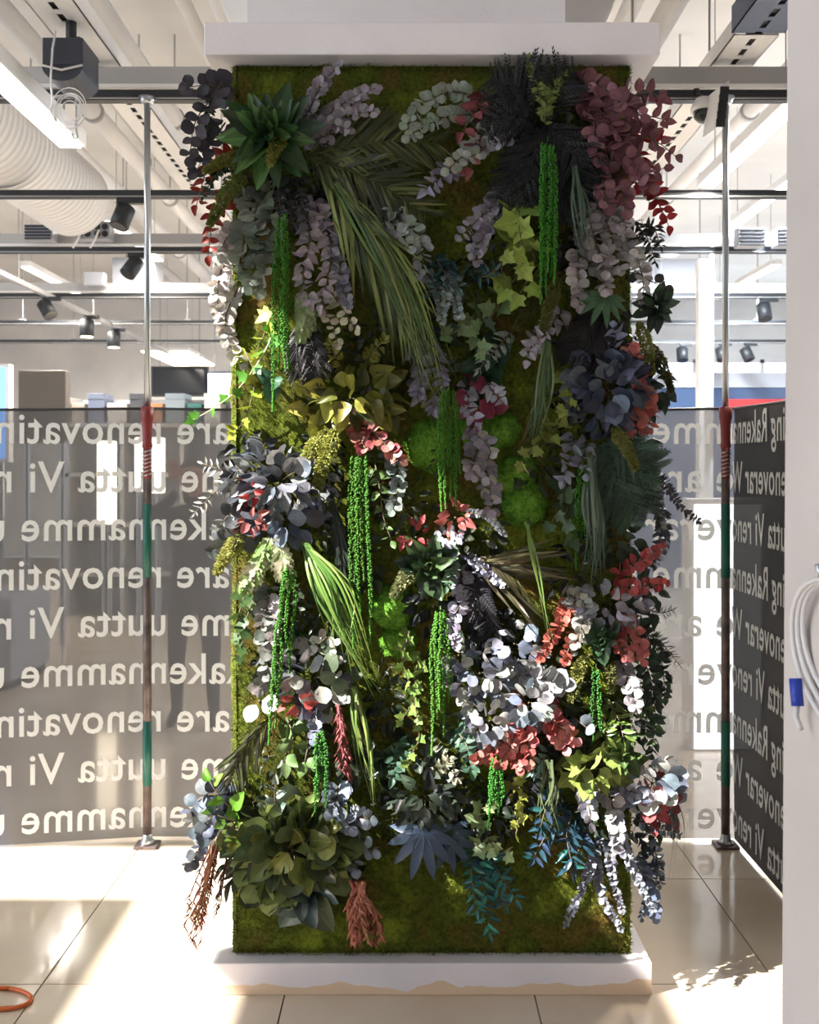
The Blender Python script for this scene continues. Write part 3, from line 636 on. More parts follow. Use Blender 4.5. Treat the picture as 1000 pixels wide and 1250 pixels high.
# ------------------------------------------------------------------ person behind the banner
def person():
    Yp = 5.55; fx = (238-CX)/F*Yp
    t = thing('person', 'dark clothed person standing behind the banner with one elbow raised to the face', 'person', (fx, Yp, 0))
    V = {}; E = []
    def j(n, x, y, z, r): V[n] = (x, y, z, r)
    j('pelvis', 0, 0, .86, .135); j('waist', 0, 0, 1.0, .145); j('chest', 0, -.01, 1.18, .165); j('upch', 0, 0, 1.3, .12); j('neck', .01, -.02, 1.38, .055); j('head0', .01, -.04, 1.45, .075); j('head1', .01, -.05, 1.54, .088); j('head2', .01, -.04, 1.61, .06)
    E += [('pelvis', 'waist'), ('waist', 'chest'), ('chest', 'upch'), ('upch', 'neck'), ('neck', 'head0'), ('head0', 'head1'), ('head1', 'head2')]
    for s, nm in ((-1, 'l'), (1, 'r')):
        j('hip'+nm, s*.09, 0, .80, .105); j('knee'+nm, s*.11, -.02, .44, .07); j('ank'+nm, s*.115, .02, .09, .045); j('toe'+nm, s*.125, -.14, .045, .04)
        E += [('pelvis', 'hip'+nm), ('hip'+nm, 'knee'+nm), ('knee'+nm, 'ank'+nm), ('ank'+nm, 'toe'+nm)]
        j('sh'+nm, s*.19, 0, 1.30, .07); E.append(('upch', 'sh'+nm))
    j('ell', -.26, -.2, 1.29, .05); j('wrl', -.08, -.27, 1.42, .034); j('hal', -.05, -.27, 1.47, .036)
    j('elr', .24, -.17, 1.12, .05); j('wrr', .1, -.26, 1.36, .034); j('har', .07, -.27, 1.42, .036)
    for nm in 'lr': E += [('sh'+nm, 'el'+nm), ('el'+nm, 'wr'+nm), ('wr'+nm, 'ha'+nm)]
    ks = list(V); sc = 0.93
    me = bpy.data.meshes.new('body'); me.from_pydata([tuple(q*sc for q in V[k][:3]) for k in ks], [(ks.index(a), ks.index(b)) for a, b in E], [])
    M_cl = new_mat('dark_clothes', (44, 42, 48), 0.85); M_sk = new_mat('skin', (188, 140, 118), 0.6); me.materials.append(M_cl)
    o = link('body', me, t); m = o.modifiers.new('skin', 'SKIN'); m.use_smooth_shade = True
    for i, k in enumerate(ks):
        r = V[k][3]*sc; me.skin_vertices[0].data[i].radius = (r, r*0.8); me.skin_vertices[0].data[i].use_root = (k == 'pelvis')
    s = o.modifiers.new('sub', 'SUBSURF'); s.levels = 2; s.render_levels = 2
    # face and hands in skin tone over the same figure, hair and a small camera
    def ell(name, c, r, mat, par):
        v = []; f = []; n1, n2 = 12, 16
        for i in range(n1+1):
            for k in range(n2):
                a, b = PI*i/n1, 2*PI*k/n2; v.append((c[0]+r[0]*math.sin(a)*math.cos(b), c[1]+r[1]*math.sin(a)*math.sin(b), c[2]+r[2]*math.cos(a)))
        for i in range(n1):
            for k in range(n2): f.append((i*n2+k, i*n2+(k+1) % n2, (i+1)*n2+(k+1) % n2, (i+1)*n2+k))
        return link(name, mesh(name, v, f, mat, True), par)
    fc = ell('face', (0.010, -0.075, 1.425), (.076, .075, .10), M_sk, t); ell('nose', (0.010, -0.152, 1.420), (.012, .018, .018), M_sk, fc)
    ell('hair', (0.010, -0.030, 1.472), (.092, .098, .085), new_mat('hair', (50, 38, 30), 0.7), t)
    for s_, hx, hz in ((-1, -.05, 1.47), (1, .07, 1.42)):
        hd = ell('hand', (hx, -.275, hz), (.036, .02, .045), M_sk, t)
        for q in range(4):
            b0 = Vector((hx-.026+.017*q, -.285, hz+.03)); mb = MB(); mb.tube([b0, b0+Vector((.004, -.022, .022)), b0+Vector((.010, -.012, .045-.004*abs(q-1.5)))], [.0085, .008, .006], 6)
            link('finger', mesh('finger', mb.v, mb.f, M_sk, True), hd)
        mb = MB(); b0 = Vector((hx+.03, -.28, hz-.01)); mb.tube([b0, b0+Vector((.02, -.01, .015)), b0+Vector((.026, -.016, .035))], [.01, .009, .006], 6); link('thumb', mesh('thumb', mb.v, mb.f, M_sk, True), hd)
person()
# orange cable on the floor
oc = thing('extension_cord', 'orange cord curled in a loop on the tile floor', 'cord', tuple(P(0, 1222, 2.7)))
pts = []
for i in range(25):
    a = -PI*0.55+1.1*PI*i/24; px, py = -2+40*math.cos(a), 1222+13*math.sin(a); Y = EYE*F/(py-HY); p = P(px, py, Y); pts.append((p.x, p.y, 0.007))
pts = [(pts[0][0]-0.6, pts[0][1]+0.05, 0.007)]+pts+[(pts[-1][0]-0.6, pts[-1][1]-0.08, 0.007)]
MB().tube(catmull(pts, 3), 0.006, 8).build('cord', M_orange, oc, True)
# ------------------------------------------------------------------ plants: materials and leaf shapes
def leaf_mat(name, rough=0.5, trans=0.18, rib=0.25):
    m = bpy.data.materials.new(name); m.use_nodes = True; nt = m.node_tree; N = nt.nodes; L = nt.links
    b = N['Principled BSDF']; out = N['Material Output']; b.inputs['Roughness'].default_value = rough; b.inputs['Specular IOR Level'].default_value = 0.35
    oi = N.new('ShaderNodeObjectInfo'); tc = N.new('ShaderNodeTexCoord'); nz = N.new('ShaderNodeTexNoise'); nz.inputs['Scale'].default_value = 2.6; nz.inputs['Detail'].default_value = 4
    nz.noise_dimensions = '4D'; L.new(oi.outputs['Random'], nz.inputs['W']); L.new(tc.outputs['Object'], nz.inputs['Vector'])
    r1 = N.new('ShaderNodeMapRange'); r1.inputs['From Min'].default_value = 0.3; r1.inputs['From Max'].default_value = 0.7; r1.inputs['To Min'].default_value = 0.78; r1.inputs['To Max'].default_value = 1.2
    L.new(nz.outputs['Fac'], r1.inputs['Value'])
    sp = N.new('ShaderNodeSeparateXYZ'); L.new(tc.outputs['Object'], sp.inputs[0]); ab = N.new('ShaderNodeMath'); ab.operation = 'ABSOLUTE'; L.new(sp.outputs['X'], ab.inputs[0])
    lt = N.new('ShaderNodeMath'); lt.operation = 'LESS_THAN'; lt.inputs[1].default_value = 0.022; L.new(ab.outputs[0], lt.inputs[0])
    ma = N.new('ShaderNodeMath'); ma.operation = 'MULTIPLY_ADD'; ma.inputs[1].default_value = rib; L.new(lt.outputs[0], ma.inputs[0]); L.new(r1.outputs['Result'], ma.inputs[2])
    vm = N.new('ShaderNodeVectorMath'); vm.operation = 'SCALE'; L.new(oi.outputs['Color'], vm.inputs[0]); L.new(ma.outputs[0], vm.inputs['Scale'])
    L.new(vm.outputs[0], b.inputs['Base Color'])
    tl = N.new('ShaderNodeBsdfTranslucent'); L.new(vm.outputs[0], tl.inputs['Color']); mx = N.new('ShaderNodeMixShader'); mx.inputs[0].default_value = trans
    L.new(b.outputs[0], mx.inputs[1]); L.new(tl.outputs[0], mx.inputs[2]); L.new(mx.outputs[0], out.inputs[0])
    return m
M_leaf = leaf_mat('preserved_leaf'); M_gloss = leaf_mat('glossy_leaf', 0.32, 0.12, 0.35); M_blade = leaf_mat('grass_blade', 0.45, 0.3, 0.0); M_fuzz = leaf_mat('plume_fuzz', 0.8, 0.25, 0.0)
M_twig = leaf_mat('twig', 0.7, 0.0, 0.0)

def strip_leaf(wf, rows=6, cup=0.15, bend=0.15, mat=None, name='leaf', cols=2):
    v = []; f = []; nc = 2*cols+1
    for i in range(rows+1):
        t = i/rows; w = wf(t)
        for k in range(nc):
            x = (k-cols)/cols*w; v.append((x, t, -bend*t*t+cup*x*x*2.2+0.03*math.sin(7*t+9*x)))
    for i in range(rows):
        for k in range(nc-1): a = nc*i+k; f.append((a, a+1, a+nc+1, a+nc))
    return mesh(name, v, f, mat or M_leaf, True)
def fan_leaf(outline, mat=None, cup=0.1, name='leaf'):
    n = len(outline); v = [(0, 0.32, -0.03)]+[(x, y, cup*(x*x+(y-.4)**2)) for x, y in outline]
    return mesh(name, v, [(0, i+1, (i+1) % n+1) for i in range(n)], mat or M_leaf, True)
def palmate(nl, spread, wid, mat, droop=0.25):
    v = []; f = []
    for k in range(nl):
        a = -spread/2+spread*k/(nl-1); ln = 1.0-0.35*abs(k/(nl-1)-0.5)*2; c, s = math.cos(a), math.sin(a); n0 = len(v); rows = 5
        for i in range(rows+1):
            t = i/rows; w = wid*math.sin(PI*min(1, 0.08+0.92*t))**0.7 if t < 1 else 0.004
            for sx in (-1, 0, 1):
                x, y = sx*w, t*ln; v.append((x*c+y*s, -x*s+y*c, -droop*t*t*ln+0.3*abs(x)))
        for i in range(rows):
            a0 = n0+3*i; f += [(a0, a0+1, a0+4, a0+3), (a0+1, a0+2, a0+5, a0+4)]
    return mesh('leaf', v, f, mat, True)
def pinnate(pairs, wid, mat):
    """a leaflet that is itself feathered"""
    v = []; f = []
    for i in range(pairs):
        t = (i+0.5)/pairs; w = wid*(1-t)**0.7+0.02
        for sx in (-1, 1):
            n0 = len(v); v += [(0, t-0.05, 0), (sx*w, t+0.06, -0.04), (sx*w*0.9, t+0.12, -0.05), (0, t+0.04, 0)]; f.append((n0, n0+1, n0+2, n0+3))
    return mesh('leaflet', v, f, mat, False)
rnd = lambda t: 0.49*math.sin(PI*t)**0.55 if 0 < t < 1 else 0.03
ov = lambda t: 0.33*math.sin(PI*t**0.75)**0.8 if 0 < t < 1 else 0.012
lan = lambda t: 0.17*math.sin(PI*t**0.8)**0.9 if 0 < t < 1 else 0.006
nar = lambda t: 0.055*math.sin(PI*(0.1+0.9*t))**0.6 if t < 1 else 0.002
bro = lambda t: 0.40*math.sin(PI*t**0.62)**0.75 if 0 < t < 1 else 0.012
lob = lambda t: (0.24*math.sin(PI*t**0.8)+0.07*math.sin(t*26)*math.sin(PI*t)) if 0 < t < 1 else 0.01
IVY = [(0, 0), (-.22, -.08), (-.46, .02), (-.36, .22), (-.60, .42), (-.28, .52), (-.18, .74), (0, 1.0), (.18, .74), (.28, .52), (.60, .42), (.36, .22), (.46, .02), (.22, -.08)]
SH = {
    'round': [strip_leaf(rnd, 6, c, b) for c, b in ((.10, .1), (.3, -.15), (-.12, .25))],
    'ovate': [strip_leaf(ov, 6, c, b) for c, b in ((.5, .15), (1.2, .4), (-.4, -.1))],
    'broad': [strip_leaf(bro, 7, c, b, M_gloss) for c, b in ((.5, .2), (1.0, .45), (-.5, .1), (.9, -.1))],
    'lance': [strip_leaf(lan, 6, c, b, M_gloss) for c, b in ((1.2, .2), (2.2, .45), (.8, -.05))],
    'narrow': [strip_leaf(nar, 6, c, b, M_blade, 'leaflet', 1) for c, b in ((.4, .1), (.6, .3), (.2, .0))],
    'lobed': [strip_leaf(lob, 14, c, b, None, 'leaf', 1) for c, b in ((.3, .25), (.5, .5))],
    'ivy': [fan_leaf(IVY, None, c) for c in (.15, -.2, .4)],
    'fatsia': [palmate(8, 3.4, .105, M_gloss, d) for d in (.2, .4)],
    'fern': [pinnate(9, .16, M_leaf)],
}
def jit(c, a=0.16, b=0.07):
    k = 1+R.uniform(-a, a)
    return tuple(max(0, min(1, v*k*(1+R.uniform(-b, b)))) for v in c[:3])+(1,)
OUT = Vector((0, -1, 0))
def place(parent, shape, pos, d, nrm, size, col, name=None, wk=1.0):
    me = R.choice(SH[shape]); d = d.normalized(); x = d.cross(nrm)
    if x.length < 1e-4: x = d.cross(Vector((0.3, 0.2, 0.9)))
    x.normalize(); z = x.cross(d).normalized()
    M = Matrix(((x.x*size*wk, d.x*size, z.x*size, 0), (x.y*size*wk, d.y*size, z.y*size, 0), (x.z*size*wk, d.z*size, z.z*size, 0), (0, 0, 0, 1)))
    M.translation = pos-Vector(parent.location)
    o = bpy.data.objects.new(name or me.name.split('.')[0], me); o.parent = parent; o.matrix_basis = M; o.color = col; COL.objects.link(o)
    return o
def stem_tube(parent, path, r0, r1, col, name='stem'):
    n = len(path); mb = MB().tube(path, [r0+(r1-r0)*i/max(1, n-1) for i in range(n)], 5); o = mb.build(name, M_twig, parent, True); o.color = lin(col); return o
def rv(a): return Vector((R.uniform(-a, a), R.uniform(-a, a), R.uniform(-a, a)))
def path3(pts):
    """pts: (px, py) or (px, py, d): pixel and distance in front of the moss face"""
    out = []
    n = len(pts)
    for i, p in enumerate(pts):
        d = p[2] if len(p) > 2 else 0.03+0.09*(i/max(1, n-1))**0.6
        out.append(PW(p[0], p[1], d))
    return catmull(out, 6)

KC = 0.97
def branch(label, paths, size, col, shape='round', dens=0.5, cat='branch', name='eucalyptus_branch', fwd=0.45, tw=1.0, stemc=(92, 80, 62), taper=0.35, pair=True, cols=None):
    """stems with leaves set alternately; several paths with one label make one set of look-alikes"""
    grp = label if len(paths) > 1 else None; sz = size*0.86*PXM; dens *= 0.82
    for pts in paths:
        pth = path3(pts); t = thing(name, label, cat, tuple(pth[0]), grp)
        stem_tube(t, [pth[i] for i in range(0, len(pth), 2)]+([pth[-1]] if len(pth) % 2 == 0 else []), 0.0028, 0.0012, stemc)
        sm = resample(pth, sz*dens); n = len(sm); sd = 1
        for i, p in enumerate(sm):
            tg = (sm[min(i+1, n-1)]-sm[max(i-1, 0)])
            if tg.length < 1e-6: tg = pth[-1]-pth[0]
            tg.normalize(); lat = tg.cross(OUT).normalized()
            k = (1-taper*i/max(1, n-1))*R.uniform(0.82, 1.12)
            for s in ((1, -1) if pair else (sd,)):
                d = lat*s*R.uniform(0.6, 1.1)+tg*fwd*R.uniform(0.5, 1.5)+OUT*R.uniform(-0.1, 0.55)+rv(0.2)
                nn = OUT+rv(tw)+Vector((0, 0, 0.25))
                c = lin(R.choice(cols) if cols and R.random() < 0.6 else col, KC)
                place(t, shape, p+rv(sz*0.10), d, nn, sz*k, jit(c), 'leaf')
            sd = -sd
        place(t, shape, pth[-1], tg+rv(0.2), OUT+rv(0.4), sz*(1-taper)*1.0, jit(lin(col, KC)), 'leaf')

def rosette(label, c, rad, n, col, shape='lance', d=0.05, lsize=None, droop=0.25, cols=None, flat=0.25, name='leaf_rosette', cat='plant', squash=1.0, wk=1.0):
    ctr = PW(c[0], c[1], d); t = thing(name, label, cat, tuple(PW(c[0], c[1], 0.0))); L = (lsize or rad)*PXM
    stem_tube(t, [PW(c[0], c[1], -0.01), ctr], 0.006, 0.005, (70, 60, 45))
    for i in range(n):
        u = (i+0.5)/n; a = i*2.39996+R.uniform(-.45, .45); el = (1-u)*1.15+flat*0.3     # first leaves upright, last ones flat
        el = max(0.05, el+R.uniform(-.3, .3))
        rr = Vector((math.cos(a), 0, math.sin(a)*squash))
        dd = rr*math.cos(el)+OUT*math.sin(el)+Vector((0, 0, -droop*0.5*u))
        nn = OUT*math.cos(el)-rr*math.sin(el)+rv(0.5)
        off = rr*(max(0, rad-(lsize or rad))*PXM)*(u**0.6)+OUT*0.03*(1-u)
        cc = lin(R.choice(cols) if cols else col, KC)
        place(t, shape, ctr+off, dd, nn, L*(0.5+0.52*u)*R.uniform(.75, 1.12), jit(cc), 'leaf', wk)

def cluster(label, c, rx, ry, n, size, col, shape='round', d=0.08, cols=None, name='leaf_cluster', cat='plant', down=0.3, tw=1.15):
    """a dome of overlapping leaves on short stalks"""
    t = thing(name, label, cat, tuple(PW(c[0], c[1], 0.0))); root = PW(c[0], c[1], 0.01); sz = size*PXM
    stem_tube(t, [PW(c[0], c[1], -0.01), PW(c[0], c[1], d*0.7)], 0.006, 0.003, (80, 70, 52))
    for i in range(n):
        r = math.sqrt((i+0.5)/n); a = i*2.39996+R.uniform(-.3, .3)
        px, py = c[0]+rx*r*math.cos(a), c[1]+ry*r*math.sin(a); dep = d*(1-0.75*r*r)+R.uniform(-.012, .015)
        p = PW(px, py, dep); o = (p-root); o.y *= 0.5; o.normalize()
        dd = Vector((math.cos(a), 0, -math.sin(a)))*0.8+OUT*R.uniform(0, .6)+Vector((0, 0, -down))+rv(0.3)
        if i % 3 == 0: stem_tube(t, [root.lerp(p, .2), p], 0.0015, 0.001, (80, 74, 60), 'twig')
        place(t, shape if isinstance(shape, str) else R.choice(shape), p, dd, OUT+o*0.6+rv(tw), sz*R.uniform(.65, 1.12), jit(lin(R.choice(cols) if cols else col, KC)), 'leaf')

def frond(label, pts, ll, col, step=5, shape='narrow', prof=None, ang=0.7, wk=1.0, name='palm_frond', cat='frond', hang=0.15, cols=None, sides=(1, -1), tw=0.35):
    pth = path3(pts); t = thing(name, label, cat, tuple(pth[0]))
    stem_tube(t, pth[::2]+([pth[-1]] if len(pth) % 2 == 0 else []), 0.003, 0.001, col, 'rachis')
    sm = resample(pth, step*PXM); n = len(sm)
    for i, p in enumerate(sm):
        u = i/max(1, n-1); tg = (sm[min(i+1, n-1)]-sm[max(i-1, 0)]).normalized(); lat = tg.cross(OUT).normalized()
        k = prof(u) if prof else 0.55+0.45*math.sin(PI*min(1, u*0.9+0.15))
        for s in sides:
            dd = lat*s*math.sin(ang)+tg*math.cos(ang)+OUT*R.uniform(-.05, .25)+Vector((0, 0, -hang))+rv(0.08)
            place(t, shape, p, dd, OUT+rv(tw), ll*PXM*k*R.uniform(.88, 1.1), jit(lin(R.choice(cols) if cols else col, KC)), 'leaflet', wk)
    return t

def ribbon(pth, w0, parent, col, name='blade', fold=Vector((0, -1, 0))):
    v = []; f = []; n = len(pth); o0 = Vector(parent.location)
    for i, p in enumerate(pth):
        tg = (pth[min(i+1, n-1)]-pth[max(i-1, 0)]).normalized(); x = tg.cross(fold)
        if x.length < 1e-4: x = Vector((1, 0, 0))
        x.normalize(); u = i/(n-1); w = w0*(0.55+0.45*math.sin(PI*min(1, u+0.25)))*(1 if u < 0.6 else max(0.08, (1-u)/0.4))
        v += [tuple(p-x*w-o0), tuple(p-fold*(-0.0008)-o0), tuple(p+x*w-o0)]
    for i in range(n-1): a = 3*i; f += [(a, a+1, a+4, a+3), (a+1, a+2, a+5, a+4)]
    o = link(name, mesh(name, v, f, M_blade, True), parent); o.color = col; return o
def grass(label, root, mids, ends, n, col, w=1.6, spr=8, d0=0.05, d1=0.09, cols=None, name='grass_bundle'):
    """blades from one root through a mid pixel to end pixels"""
    t = thing(name, label, 'grass', tuple(PW(root[0], root[1], d0)))
    tie = MB().tube([PW(root[0]-2, root[1]-6, d0-0.01), PW(root[0]+2, root[1]+6, d0+0.004)], 0.006, 8).build('tie', M_twig, t, True); tie.color = lin((70, 80, 40))
    for i in range(n):
        u = R.random(); e0, e1 = R.choice(ends), R.choice(ends); ex, ey = e0[0]+(e1[0]-e0[0])*u+R.gauss(0, spr), e0[1]+(e1[1]-e0[1])*u+R.gauss(0, spr)
        sh = R.uniform(0.75, 1.05)
        m = R.choice(mids) if mids else ((root[0]+ex)/2, (root[1]+ey)/2-10)
        mx_, my_ = m[0]+R.gauss(0, spr*0.8), m[1]+R.gauss(0, spr*0.6); ex, ey = mx_+(ex-mx_)*sh, my_+(ey-my_)*sh
        dd = d0+R.uniform(0, 0.03)
        pth = catmull([PW(root[0]+R.uniform(-4, 4), root[1]+R.uniform(-3, 3), dd), PW(mx_, my_, d1+R.uniform(0, .04)), PW(ex, ey, d1+R.uniform(-.03, .05))], 6)
        ribbon(pth, w*PXM*R.uniform(.7, 1.2), t, jit(lin(R.choice(cols) if cols else col, KC)), 'blade', (OUT+rv(0.5)).normalized())

OCT = [(1,0,0),(-1,0,0),(0,1,0),(0,-1,0),(0,0,1),(0,0,-1)]; OCF = [(0,2,4),(2,1,4),(1,3,4),(3,0,4),(2,0,5),(1,2,5),(3,1,5),(0,3,5)]
def amaranth(label, root, length, n, spread, col=(58, 118, 36), d=0.09, w=3.9, sway=0, col2=None):
    t = thing('amaranthus', label, 'hanging plant', tuple(PW(root[0], root[1], d)))
    stem_tube(t, [PW(root[0], root[1]-8, 0.01), PW(root[0], root[1], d)], 0.003, 0.002, (70, 100, 40))
    o0 = Vector(t.location)
    for k in range(n):
        x = root[0]+(k-(n-1)/2)*spread/max(1, n-1)*1.0; L = length*R.uniform(0.62, 1.0) if k else length
        dd = d+R.uniform(-.02, .02)
        pth = catmull([PW(root[0]+(x-root[0])*.55+R.uniform(-2, 2), root[1]+R.uniform(0, 8), dd), PW(x+R.uniform(-2, 2), root[1]+L*.3, dd+.01), PW(x+R.uniform(-2, 2)+sway*.6, root[1]+L*.7, dd), PW(x+R.uniform(-3, 3)+sway, root[1]+L, dd-.01)], 8)
        sm = resample(pth, 1.5*PXM); v = []; f = []; m = len(sm)
        for i, p in enumerate(sm):
            u = i/m; ww = w*(1 if u < 0.75 else max(0.25, (1-u)/0.25))*(0.6+0.4*min(1, u*6))*R.uniform(.7, 1.2)
            for q in range(2):
                a = R.uniform(0, 2*PI); off = Vector((math.cos(a), math.sin(a), R.uniform(-.4, .4)))*ww*0.52*PXM; rr = R.uniform(.7, 1.25)*1.4*PXM
                n0 = len(v); v += [tuple(p-o0+off+Vector(c_)*rr) for c_ in OCT]; f += [tuple(j+n0 for j in q_) for q_ in OCF]
        o = link('tassel', mesh('tassel', v, f, M_fuzz), t); o.color = jit(lin((col[0]+6, col[1]-2, col[2]+4), KC), .12, .06)

def plume(label, a, b, wid, col, d=0.1, name='astilbe_plume'):
    """a fuzzy tapering flower spike from pixel a to its tip b"""
    pa, pb = PW(a[0], a[1], d*0.6), PW(b[0], b[1], d); t = thing(name, label, 'plume', tuple(pa)); o0 = Vector(t.location)
    mid = pa.lerp(pb, .5)+Vector((0, -.01, .008)); pth = catmull([pa, mid, pb], 8); stem_tube(t, pth[::2]+[pth[-1]], 0.002, 0.001, col)
    sm = resample(pth, 1.0*PXM); v = []; f = []; m = len(sm)
    for i, p in enumerate(sm):
        u = i/m; w = wid*PXM*0.56*min(1, u*5+.2)*(1-u)**0.6+0.0015
        tg = (pth[-1]-pth[0]).normalized()
        for q in range(15):
            a_ = R.uniform(0, 2*PI); x = tg.cross(OUT).normalized(); y = tg.cross(x)
            dr = (x*math.cos(a_)+y*math.sin(a_)+tg*0.7).normalized(); r = w*math.sqrt(R.random()); c0 = p+dr*r; ln = R.uniform(2.5, 5.0)*PXM; sd = dr.cross(rv(1)).normalized()*1.1*PXM
            n0 = len(v); v += [tuple(c0-o0-sd), tuple(c0-o0+dr*ln*.5+sd*1.2), tuple(c0-o0+dr*ln), tuple(c0-o0+dr*ln*.4-sd*1.3)]; f.append((n0, n0+1, n0+2, n0+3))
    o = tag(link('plume_head', mesh('plume_head', v, f, M_fuzz), t), kind='stuff'); o.color = lin(col, KC)

def cushion(label, c, r, ry=None):
    ry = (ry or r)*1.12; r = r*1.12; p0 = PW(c[0], c[1], -0.005); bm = bmesh.new(); bmesh.ops.create_icosphere(bm, subdivisions=4, radius=1.0)
    nrm = []; vs_ = []
    for v in bm.verts:
        k = 1+0.16*noise.noise(v.co*2.2+Vector((c[0], c[1], 0)))+0.05*noise.noise(v.co*9)
        v.co = Vector((v.co.x*r*PXM*k, v.co.y*r*PXM*0.75*k, v.co.z*ry*PXM*k))
    me = bpy.data.meshes.new('moss_cushion'); bm.to_mesh(me); bm.free(); me.materials.append(M_ball)
    t = thing('moss_cushion', label, 'moss', tuple(p0)); link('cushion_body', me, t)
    idx = [v for v in me.vertices if v.co.y < r*PXM*0.3]; nb = 2600
    pk = [R.choice(idx) for _ in range(nb)]
    base = np.array([tuple(v.co*R.uniform(.97, 1.01)+p0+rv(0.002)) for v in pk]); nn = np.array([tuple(v.co.normalized()) for v in pk])
    tufts('cushion_fuzz', M_ball, t, base, nn, nb, 0.004, 0.009, 0.0011)

def drooper(label, root, tip, n, wid, col, d=0.1, name='hanging_spray', fat=1.0, cols=None):
    """thin branching drooping strands"""
    t = thing(name, label, 'spray', tuple(PW(root[0], root[1], d)))
    stem_tube(t, [PW(root[0], root[1]-6, 0.0), PW(root[0], root[1], d)], 0.003, 0.002, (90, 60, 45))
    for i in range(n):
        ex, ey = tip[0]+R.uniform(-wid, wid), tip[1]-abs(R.gauss(0, 1))*0.25*(tip[1]-root[1]); dd = d+R.uniform(-.03, .03)
        mx_, my_ = root[0]+(ex-root[0])*.45+R.uniform(-wid, wid)*.4, root[1]+(ey-root[1])*.5
        pth = catmull([PW(root[0]+R.uniform(-.4, .4)*wid, root[1]+R.uniform(-4, 4), dd), PW(mx_, my_, dd+.015), PW(ex, ey, dd)], 7)
        col_ = jit(lin(R.choice(cols) if cols else col, KC)); o0 = Vector(t.location); mb = MB(); m = len(pth)
        mb.tube(pth, [fat*0.0022*(1-.6*k/m) for k in range(m)], 5)
        for q in range(2, m-1):
            if R.random() < .75:
                b0 = pth[q]; e_ = b0+Vector((R.choice((-1, 1))*R.uniform(3, 8)*PXM, -R.uniform(0, 5)*PXM, -R.uniform(5, 13)*PXM)); mb.tube([b0, b0.lerp(e_, .5)+Vector((0, 0, .002)), e_], [fat*.0018, fat*.0016, .0005], 5)
        o = mb.build('strand', M_twig, t, True); o.color = col_

def hand_leaf(label, c, size, dr, col, d):
    """one fingered leaf on a stalk"""
    p = PW(c[0], c[1], d); t = thing('fatsia_leaf', label, 'leaf', tuple(PW(c[0], c[1], 0.0)))
    stem_tube(t, [PW(c[0], c[1]-10, -0.01), PW(c[0], c[1]-6, d*.7), p], 0.004, 0.003, (60, 74, 60))
    place(t, 'fatsia', p, Vector(dr), OUT+Vector((0, 0, .35)), size*PXM, lin(col, KC), 'leaf_blade')
# ------------------------------------------------------------------ the planting, pixel positions read off the photograph
GREY, MAUVE, LAV = (128, 128, 128), (140, 130, 134), (150, 146, 160)
# --- upper left
branch('dark plum grey eucalyptus branch with big round leaves at the upper pillar edge', [[(272, 100, .02), (258, 120, .05), (238, 150, .06), (232, 190, .06)], [(275, 110, .0), (255, 104, .04), (232, 106, .05)], [(275, 150, 0), (258, 175, .03), (240, 208, .04)]], 27, (62, 58, 66), dens=.75, tw=.5)
branch('small leaved dark green sprig behind the plum grey leaves', [[(276, 100, .0), (258, 130, .03), (252, 170, .03)], [(280, 200, 0), (262, 215, .04), (248, 240, .04)]], 11, (36, 58, 34), 'ovate', .55, name='boxwood_sprig', cat='sprig')
branch('dark red leafy branch low on the upper pillar edge', [[(282, 190, 0), (256, 200, .03), (240, 250, .04)], [(284, 240, 0), (262, 262, .03), (254, 312, .03)]], 24, (124, 36, 28), 'ovate', .75, name='red_leaf_branch')
branch('pale sunlit eucalyptus branch hugging the pillar edge above the ivy', [[(290, 300, 0), (270, 330, .03), (266, 370, .02), (274, 410, .02)], [(292, 350, 0), (276, 385, .02), (280, 420, .02), (294, 444, .02)], [(286, 280, 0), (272, 300, .0), (268, 350, -.02)]], 18, (177, 170, 163), dens=.6)  # sunlight on these leaves is put into their pale colour
rosette('star of pointed dark green leaves ringed by olive plumes', (330, 168), 68, 46, (46, 74, 42), 'lance', .09, cols=[(46, 74, 42), (36, 58, 36), (70, 102, 52)], droop=.2, wk=1.15)
plume('olive plume pointing sideways from the green leaf star', (308, 188), (250, 210), 17, (118, 120, 54), .12)
plume('long olive plume hanging below the green leaf star', (300, 205), (256, 275), 22, (104, 116, 52), .12)
plume('short olive plume in the middle of the green leaf star', (344, 165), (330, 200), 19, (138, 138, 66), .17)
plume('upright olive plume above the middle of the green leaf star', (336, 158), (326, 132), 13, (116, 118, 54), .13)
plume('olive plume tucked at the pillar edge beside the green leaf star', (292, 150), (276, 140), 14, (100, 104, 48), .1)
branch('mauve grey small leaved eucalyptus branch beside the green leaf star', [[(372, 150), (400, 140), (430, 120), (458, 108)], [(370, 140), (388, 112), (402, 92), (414, 80)], [(372, 160), (400, 152), (425, 158)], [(372, 172), (398, 166), (420, 142), (455, 136)], [(368, 150), (384, 120), (392, 100)]], 17, (138, 130, 138), dens=.48)
frond('dark olive palm frond reaching over bare moss beside the leaf star', [(376, 190, .04), (430, 178, .08), (480, 172, .08), (540, 176, .06)], 62, (74, 80, 46), 4, hang=.1, cols=[(74, 80, 46), (96, 98, 54), (58, 64, 40)], wk=.6)
frond('dark olive palm frond slanting down from the leaf star', [(378, 196, .04), (430, 210, .08), (476, 232, .08), (518, 262, .07)], 66, (70, 78, 46), 4, hang=.2, cols=[(70, 78, 46), (52, 60, 38), (100, 104, 56)], wk=.6)
frond('large palm frond with long pale leaflets sweeping past the pale eucalyptus curl', [(392, 214, .05), (430, 262, .1), (470, 330, .1), (505, 400, .09)], 120, (98, 112, 62), 6.5, ang=.33, hang=.25, cols=[(98, 112, 62), (56, 68, 40), (130, 140, 78)], wk=.34)
